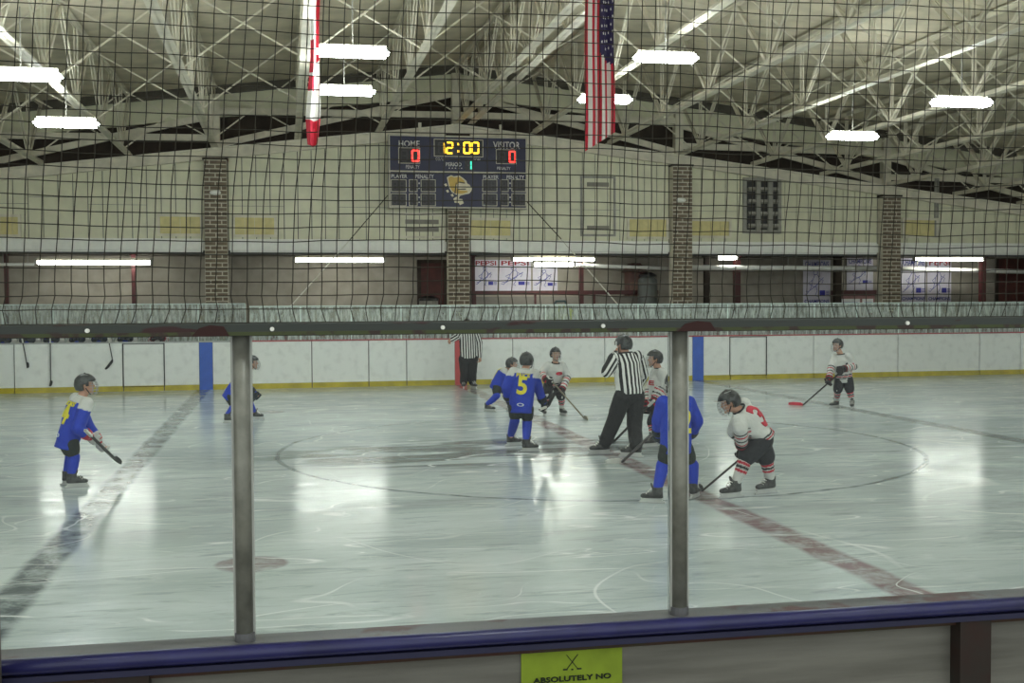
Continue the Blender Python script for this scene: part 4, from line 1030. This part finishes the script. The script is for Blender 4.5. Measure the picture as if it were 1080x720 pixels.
        ring_loft(bm, [(a+z0*0.045*s-f*0.005*s, side*0.050*s, f*0.058*s), (a-z0*0.0*s, side*0.047*s, f*0.060*s), (a-z0*0.045*s+f*0.01*s, side*0.046*s, f*0.074*s), (a-z0*0.075*s+f*0.02*s, side*0.040*s, f*0.085*s)], 14)
        ring_loft(bm, [(a-z0*0.045*s-f*0.05*s, side*0.036*s, z0*0.034*s), (a-z0*0.042*s+f*0.05*s, side*0.044*s, z0*0.040*s), (a-z0*0.052*s+f*0.12*s, side*0.044*s, z0*0.030*s), (a-z0*0.056*s+f*0.165*s, side*0.036*s, z0*0.026*s), (a-z0*0.058*s+f*0.185*s, side*0.020*s, z0*0.016*s)], 14)
        ellipsoid(bm, a+z0*0.05*s+f*0.055*s, (side*0.032*s, f*0.014*s, (z0*0.9+f*0.35)*0.05*s), 8, 6)
        sk = obj('skate', remesh(bm, vox*0.75, 2), M_boot, root)
        bm = bmesh.new()
        for q in range(4): tube(bm, [a+f*(0.060+0.018*q)*s+z0*(0.028-0.020*q)*s-side*0.034*s, a+f*(0.066+0.018*q)*s+z0*(0.036-0.019*q)*s, a+f*(0.060+0.018*q)*s+z0*(0.028-0.020*q)*s+side*0.034*s], 0.0045*s, 5)
        o = obj('laces', bm, M_lace, sk); o['kind'] = 'stuff'
        bm = bmesh.new()
        pts = [(-0.060, -0.078), (0.185, -0.078), (0.175, -0.100), (0.205, -0.118), (0.195, -0.126), (-0.085, -0.126), (-0.090, -0.116), (-0.055, -0.100)]
        va = [bm.verts.new(a+f*x*s+z0*z*s-side*0.011*s) for x, z in pts]; vb = [bm.verts.new(a+f*x*s+z0*z*s+side*0.011*s) for x, z in pts]; n_ = len(pts)
        bm.faces.new(va); bm.faces.new(vb[::-1])
        for i in range(n_): bm.faces.new((va[i], vb[i], vb[(i+1) % n_], va[(i+1) % n_]))
        bmesh.ops.recalc_face_normals(bm, faces=bm.faces); obj('blade_holder', bm, M_hold, sk)
        bm = bmesh.new(); bar(bm, a+f*-0.085*s-z0*0.1305*s, a+f*0.20*s-z0*0.1305*s, 0.005, 0.010*s); obj('blade', bm, M_steel, sk)
        # gloves
        if not ref:
            d = (ha[k]-el[k]).normalized(); bm = bmesh.new()
            tube(bm, [ha[k]-d*0.085*s, ha[k]-d*0.03*s, ha[k]+d*0.01*s], [0.078*s, 0.070*s, 0.052*s], 14); hand(bm, ha[k], d, (Fr*0.6-Ls*sgn[k]*0.8), s*1.2, 1.7)
            me = remesh(bm, vox*0.75, 2); gc = (36, 46, 52) if team == 'blue' else (40, 36, 38)
            def cg(p):
                t = (p-ha[k]).dot(d)
                if number == '4': return (206, 204, 200) if t > -0.02 else (190, 60, 72)
                return gc if t > -0.035*s or team == 'blue' else ((150, 30, 44) if t > -0.06*s else gc)
            paint(me, cg); obj('glove', me, M_glove, root)
    # --- helmet
    bm = bmesh.new(); N1, N2 = 22, 14; grid = {}
    for i in range(N2+1):
        th = math.pi*0.70*i/N2
        for j in range(N1):
            az = 2*math.pi*j/N1; x = math.cos(az); y = math.sin(az); r_ = math.sin(th)
            ridge = 1.0 + 0.035*math.cos(3*az)*(r_) + (0.03 if abs(y) < 0.35 and th < 1.2 else 0.0)
            grid[i, j] = bm.verts.new(H(0.128*r_*x*ridge-0.006, 0.104*r_*y*ridge, 0.124*math.cos(th)*(1.0 if th < 1.57 else 1.0)*ridge+0.012))
    for i in range(N2):
        for j in range(N1):
            az = 2*math.pi*(j+.5)/N1; th = math.pi*0.70*(i+.5)/N2; front = math.cos(az)
            if th > 1.20 and front > 0.30: continue                       # face opening
            if th > 1.75 and front > -0.15: continue
            if 1.62 < th < 1.78 and abs(front) < 0.22: continue           # ear hole
            try: bm.faces.new((grid[i, j], grid[i+1, j], grid[i+1, (j+1) % N1], grid[i, (j+1) % N1])) if i else bm.faces.new((grid[0, j], grid[1, j], grid[1, (j+1) % N1]))
            except ValueError: pass
    bmesh.ops.delete(bm, geom=[v for v in bm.verts if not v.link_faces], context='VERTS')
    bmesh.ops.remove_doubles(bm, verts=bm.verts, dist=0.0005); bmesh.ops.recalc_face_normals(bm, faces=bm.faces)
    r = bmesh.ops.solidify(bm, geom=bm.faces[:], thickness=0.010)
    hel = obj('helmet', bm, M_helm, root, True)
    bm = bmesh.new()
    for q in (-1, 1):
        for u in (0.075, 0.095): bar(bm, H(0.03, q*0.048, u+0.022), H(-0.05, q*0.055, u+0.024), 0.012, 0.006, hU)
    o = obj('vent_highlights', bm, mat('vent_highlight', (150, 152, 150), .4), hel); o['kind'] = 'stuff'  # pale bars: vents with the shell's highlights put into their colour
    bm = bmesh.new(); tube(bm, [H(0.01, 0.088, -0.03), H(0.05, 0.055, -0.095), H(0.058, 0, -0.118), H(0.05, -0.055, -0.095), H(0.01, -0.088, -0.03)], 0.006, 6); obj('chin_strap', bm, M_black, hel)
    if cage:
        bm = bmesh.new(); wr = 0.0030
        for u, b_ in ((0.045, 0.128), (0.015, 0.142), (-0.015, 0.146), (-0.048, 0.142), (-0.082, 0.130), (-0.110, 0.108)):
            tube(bm, [H(b_*math.cos(a)*1.0, 0.100*math.sin(a), u-0.012*math.cos(a)) for a in [(-1.2+2.4*k/8) for k in range(9)]], wr, 5)
        for a in (-0.95, -0.5, 0.0, 0.5, 0.95):
            tube(bm, [H(b_*math.cos(a), 0.100*math.sin(a), u-0.012*math.cos(a)) for u, b_ in ((0.045, 0.128), (0.015, 0.142), (-0.015, 0.146), (-0.048, 0.142), (-0.082, 0.130), (-0.110, 0.108))], wr, 5)
        o = obj('face_cage', bm, M_cage, hel); o['kind'] = 'stuff'
    else:
        bm = bmesh.new(); ring = []
        for u in (0.05, -0.005): ring.append([bm.verts.new(H(0.128*math.cos(a), 0.104*math.sin(a), u)) for a in [(-1.15+2.3*k/10) for k in range(11)]])
        for k in range(10): bm.faces.new((ring[0][k], ring[0][k+1], ring[1][k+1], ring[1][k]))
        bmesh.ops.solidify(bm, geom=bm.faces[:], thickness=0.003); obj('visor', bm, M_clear, hel)
    root['_j'] = 0; del root['_j']
    return root, {k: ha[k]+O for k in 'LR'}

def stripe_mat():
    m = bpy.data.materials.new('referee_stripes'); m.use_nodes = True; nt = m.node_tree; N = nt.nodes; L = nt.links; b = N['Principled BSDF']; b.inputs['Roughness'].default_value = 0.8
    at = N.new('ShaderNodeAttribute'); at.attribute_name = 'stripe'; mu = N.new('ShaderNodeMath'); mu.operation = 'MULTIPLY'; mu.inputs[1].default_value = 2*math.pi/0.060
    si = N.new('ShaderNodeMath'); si.operation = 'SINE'; gt = N.new('ShaderNodeMath'); gt.operation = 'GREATER_THAN'; gt.inputs[1].default_value = 0.0
    L.new(at.outputs['Fac'], mu.inputs[0]); L.new(mu.outputs[0], si.inputs[0]); L.new(si.outputs[0], gt.inputs[0])
    mx = N.new('ShaderNodeMix'); mx.data_type = 'RGBA'; mx.inputs[6].default_value = (*srgb((28, 28, 30)), 1); mx.inputs[7].default_value = (*srgb((226, 226, 222)), 1); L.new(gt.outputs[0], mx.inputs[0]); L.new(mx.outputs[2], b.inputs['Base Color'])
    return m
M_stripe = stripe_mat(); M_yelnum = mat('number_yellow', YEL, .7); M_rednum = mat('number_red', RED, .7); M_oval = mat('patch_white', (206, 214, 226), .7)
M_cloth_dark = mat('collar_dark', (40, 40, 42), .8); M_cloth_white = mat('collar_white', (206, 208, 204), .8)

def stick(label, top, heel, tip, mshaft=None, mblade=None):
    """Shaft from top to heel, blade from heel to tip (world points)."""
    t = thing('hockey_stick', label, 'hockey stick', heel)
    a = top-heel; obj('shaft', barm(a, (0, 0, 0), 0.030, 0.021), mshaft or M_shaft, t)
    d = a.normalized(); obj('grip_tape', barm(a, a-d*0.16, 0.036, 0.027), M_lace, t)
    b = tip-heel; bd_ = b.normalized(); upn = (Vector((0, 0, 1))-bd_*bd_.z).normalized() if abs(bd_.z) < 0.8 else (Vector((1, 0, 0))-bd_*bd_.x).normalized(); sd = bd_.cross(upn)
    bm = bmesh.new(); L0 = b.length; rings = []
    for k in range(7):
        u = k/6; c = bd_*(L0*u) + sd*(0.03*u*u); h = 0.070*(1.0-0.30*max(0, (u-0.75)/0.25)) if u > 0.05 else 0.045; w = 0.009
        rings.append([bm.verts.new(c+upn*(h-0.02)+sd*w), bm.verts.new(c+upn*(h-0.02)-sd*w), bm.verts.new(c-upn*0.012-sd*w), bm.verts.new(c-upn*0.012+sd*w)])
    for p, q in zip(rings, rings[1:]):
        for k in range(4): bm.faces.new((p[k], p[(k+1) % 4], q[(k+1) % 4], q[k]))
    bm.faces.new(rings[0][::-1]); bm.faces.new(rings[-1]); bmesh.ops.recalc_face_normals(bm, faces=bm.faces)
    obj('stick_blade', bm, mblade or M_bladeb, t)

G = Vector
person('player in blue jersey numbered 4 with white gloves standing alone near the blue line', 'blue', 22, 0.95, None, (72, 463, 0), (87, 419, 0.04), (90, 406, 0.06),
       {'R': ((82, 452, -.20), (95, 460, -.10)), 'L': ((93, 449, .22), (104, 466, .22))}, {'R': ((78, 482, -.06), (81, 514), 12), 'L': ((75, 481, .12), (76, 511), 18)}, lookphi=5, number='4', name_text='ROSS', twist=14, yoke=0.86, hem=0.13)
person('player in blue jersey skating bent forward between the blue line and the centre circle', 'blue', -12, 0.95, None, (244, 416, 0), (258.5, 394, 0), (266, 382.5, 0),
       {'R': ((254, 410, -.2), (264, 417, -.15)), 'L': ((262, 408, .2), (268, 414, .2))}, {'R': ((247, 428, -.1), (243, 446), -5), 'L': ((263, 424, .1), (271, 442), 0)}, number='7', name_text='HALL')
person('referee in striped shirt standing against the far boards by the red stripe', 'ref', -90, 1.25, None, (494, 376.5, 0), (493, 348, 0), (492.5, 341.5, -.04),
       {'R': ((482, 355, .02), (475.5, 359, -.18)), 'L': ((505, 361, .02), (506, 376, -.05))}, {'R': ((490, 393, -.03), (489, 410), -100), 'L': ((498, 393, -.03), (499.5, 410), -75)}, cage=False)
person('player in blue jersey crouching behind the player numbered 5', 'blue', -25, 0.95, None, (525, 406, 0), (534, 389, -.05), (540, 384, -.12),
       {'R': ((538, 404, -.2), (546, 413, -.3)), 'L': ((545, 399, .15), (550, 410, .1))}, {'R': ((524, 417, -.15), (516.5, 434), -40), 'L': ((537, 414, -.1), (541, 433), -20)}, number='9', name_text='COX')
person('player in blue jersey numbered 5 inside the centre circle, back to the spectators', 'blue', 62, 1.0, None, (549.5, 428.5, 0), (553, 390, .05), (555.6, 380.5, .09),
       {'L': ((534, 408, .05), (536, 421, .18)), 'R': ((567, 408, .15), (573, 424, .22))}, {'L': ((543, 443, .06), (542, 470), 15), 'R': ((556, 445, .04), (559, 476), 5)}, number='5', name_text='PRICE', twist=12)
person('player in white jersey facing the spectators with a lowered stick', 'white', -82, 0.95, None, (583, 404.5, 0.1), (586, 383, -.02), (586, 373.5, -.06),
       {'R': ((570.5, 394, .0), (577, 401, -.24)), 'L': ((599, 397, .0), (592, 412, -.26))}, {'R': ((577, 416, -.18), (574, 438.5), -95), 'L': ((592, 418, -.14), (594, 438), -75)}, crest='e')
person('referee in striped shirt and dark trousers bending over the centre line', 'ref', 105, 1.20, None, (664, 414, 0), (660, 373, .05), (657.5, 363.5, .08),
       {'L': ((640, 392, .02), (650, 373, .22)), 'R': ((678, 396, .2), (670, 411, .36))}, {'L': ((648, 443, .08), (633, 479), 178), 'R': ((669, 446, .05), (666, 482), 150)}, lookphi=130, cage=False)
person('player in white jersey standing close behind the bending referee', 'white', 178, 0.98, None, (694, 427, 0), (695, 389, 0), (690.5, 378.5, 0),
       {'L': ((699, 408, -.12), (689, 425, -.16)), 'R': ((686, 410, .18), (682, 428, .10))}, {'L': ((688, 446, -.06), (686, 471), 195), 'R': ((693, 445, .10), (694, 467.5), 175)}, crest='E')
person('player in blue jersey standing legs astride beside the bent player numbered 3', 'blue', 98, 0.97, None, (713, 469, 0), (713, 420, .04), (711, 404, .08),
       {'L': ((694.5, 442, .08), (694, 458, .20)), 'R': ((735, 444, .12), (728, 459, .28))}, {'L': ((699, 490, .02), (688, 530.5), 150), 'R': ((730, 491, .05), (733, 525), 50)}, number='12', name_text='REED', numpos=0.52, yoke=1.2)
person('player in white jersey numbered 3 bent double over a stick', 'white', 168, 1.07, None, (803, 461, 0), (780, 432, -.02), (769.5, 424, -.02),
       {'L': ((781, 452, -.20), (783, 472, -.02)), 'R': ((774, 454, .20), (795, 473, .16))}, {'L': ((787, 482, -.06), (771, 525), 190), 'R': ((808, 483, .06), (808, 520.5), 196)}, number=3, lookdown=0.35, twist=-34, numpos=0.62, hem=0.03)
person('player in white jersey holding a stick with a red blade near the far boards', 'white', -148, 0.98, None, (890, 397.5, 0), (887, 374, 0), (883, 364, 0),
       {'L': ((901.5, 386, -.08), (889, 389, -.36)), 'R': ((877, 386, -.0), (874, 400.5, -.20))}, {'R': ((883.5, 411, -.08), (880, 430), -165), 'L': ((896, 411, -.08), (898.5, 431), -120)}, lookphi=-160)
# players leaning on the far boards at the bench
bench = [(7, 'blue', 'bench player in blue at the boards beside the end stick'), (32, 'blue', 'bench player in blue beside the first hanging stick'), (57, 'blue', 'bench player in blue behind the straight hanging stick'),
         (84, 'blue', 'bench player in blue between two hanging sticks'), (107, 'blue', 'bench player in blue behind the curved stick blade'), (134, 'blue', 'bench player in blue beside the bench gate'), (168, 'white', 'bench player in white behind the bench gate')]
for i, (px, tm, lab) in enumerate(bench):
    b = atY(px, 358, 26.75); x, y = b.x, b.y
    person(lab, tm, -90+6*(i % 3-1), 1.0, y, G((x, y+.12, .98)), G((x, y-.05, 1.31)), G((x, y-.10, 1.44)),
           {'R': (G((x-.20, y-.14, 1.20)), G((x-.10, y-.36, 1.27))), 'L': (G((x+.20, y-.14, 1.20)), G((x+.10, y-.38, 1.28)))},
           {'R': (G((x-.10, y+.02, .56)), (x-.10, y+.12, .02), -90), 'L': (G((x+.10, y+.02, .56)), (x+.10, y+.12, .02), -90)}, bench=True, vox=0.018, grp='players at the bench')
# sticks
Z = lambda px, py: atZ(px, py, 0.015)
stick('dark stick held by the player numbered 4', atY(90, 453.5, 10.55), atY(121, 484, 11.2), atY(125, 488.5, 11.32))
stick('tan stick held low by the player facing the spectators', atY(577, 396, 17.25), Z(616, 440.5), Z(621.5, 442.5), M_shaft2, M_shaft2)
stick('stick with red blade resting on the ice', atY(892, 387.5, 17.2), Z(847, 427), Z(831, 426), None, M_bladered)
stick('dark stick leaning from the ice to the hands of the player numbered 3', atY(801, 466.5, 8.62), Z(741, 517), Z(735, 513.5))
stick('dark stick seen between the legs of the bending referee', atY(690, 422, 12.55), Z(648, 465), Z(641, 468))
stick('dark stick of the crouching blue player near the circle edge', atY(700, 446, 8.65), Z(656, 487), Z(640, 488), None, M_lace)
stick('dark taped stick blade raised beside the player numbered 5', atY(569, 432, 12.95), atY(579, 427.5, 13.1), atY(586, 412, 13.2))
for px0, py0, px1, py1, px2, py2, lab in ((23, 357, 28, 382, 29, 388, 'thin stick hung over the far boards, nearest the end'), (53, 357, 53.5, 401, 52.5, 407, 'straight stick hung over the far boards down to the kick strip'), (114, 357, 118.5, 379, 111, 389, 'stick with curved blade hung over the far boards by the gate')):
    stick(lab, atY(px0, py0, 25.86)+G((0, 0, 0.05)), atY(px1, py1, 25.86), atY(px2, py2, 25.86))
bpy.data.scenes.remove(TS)
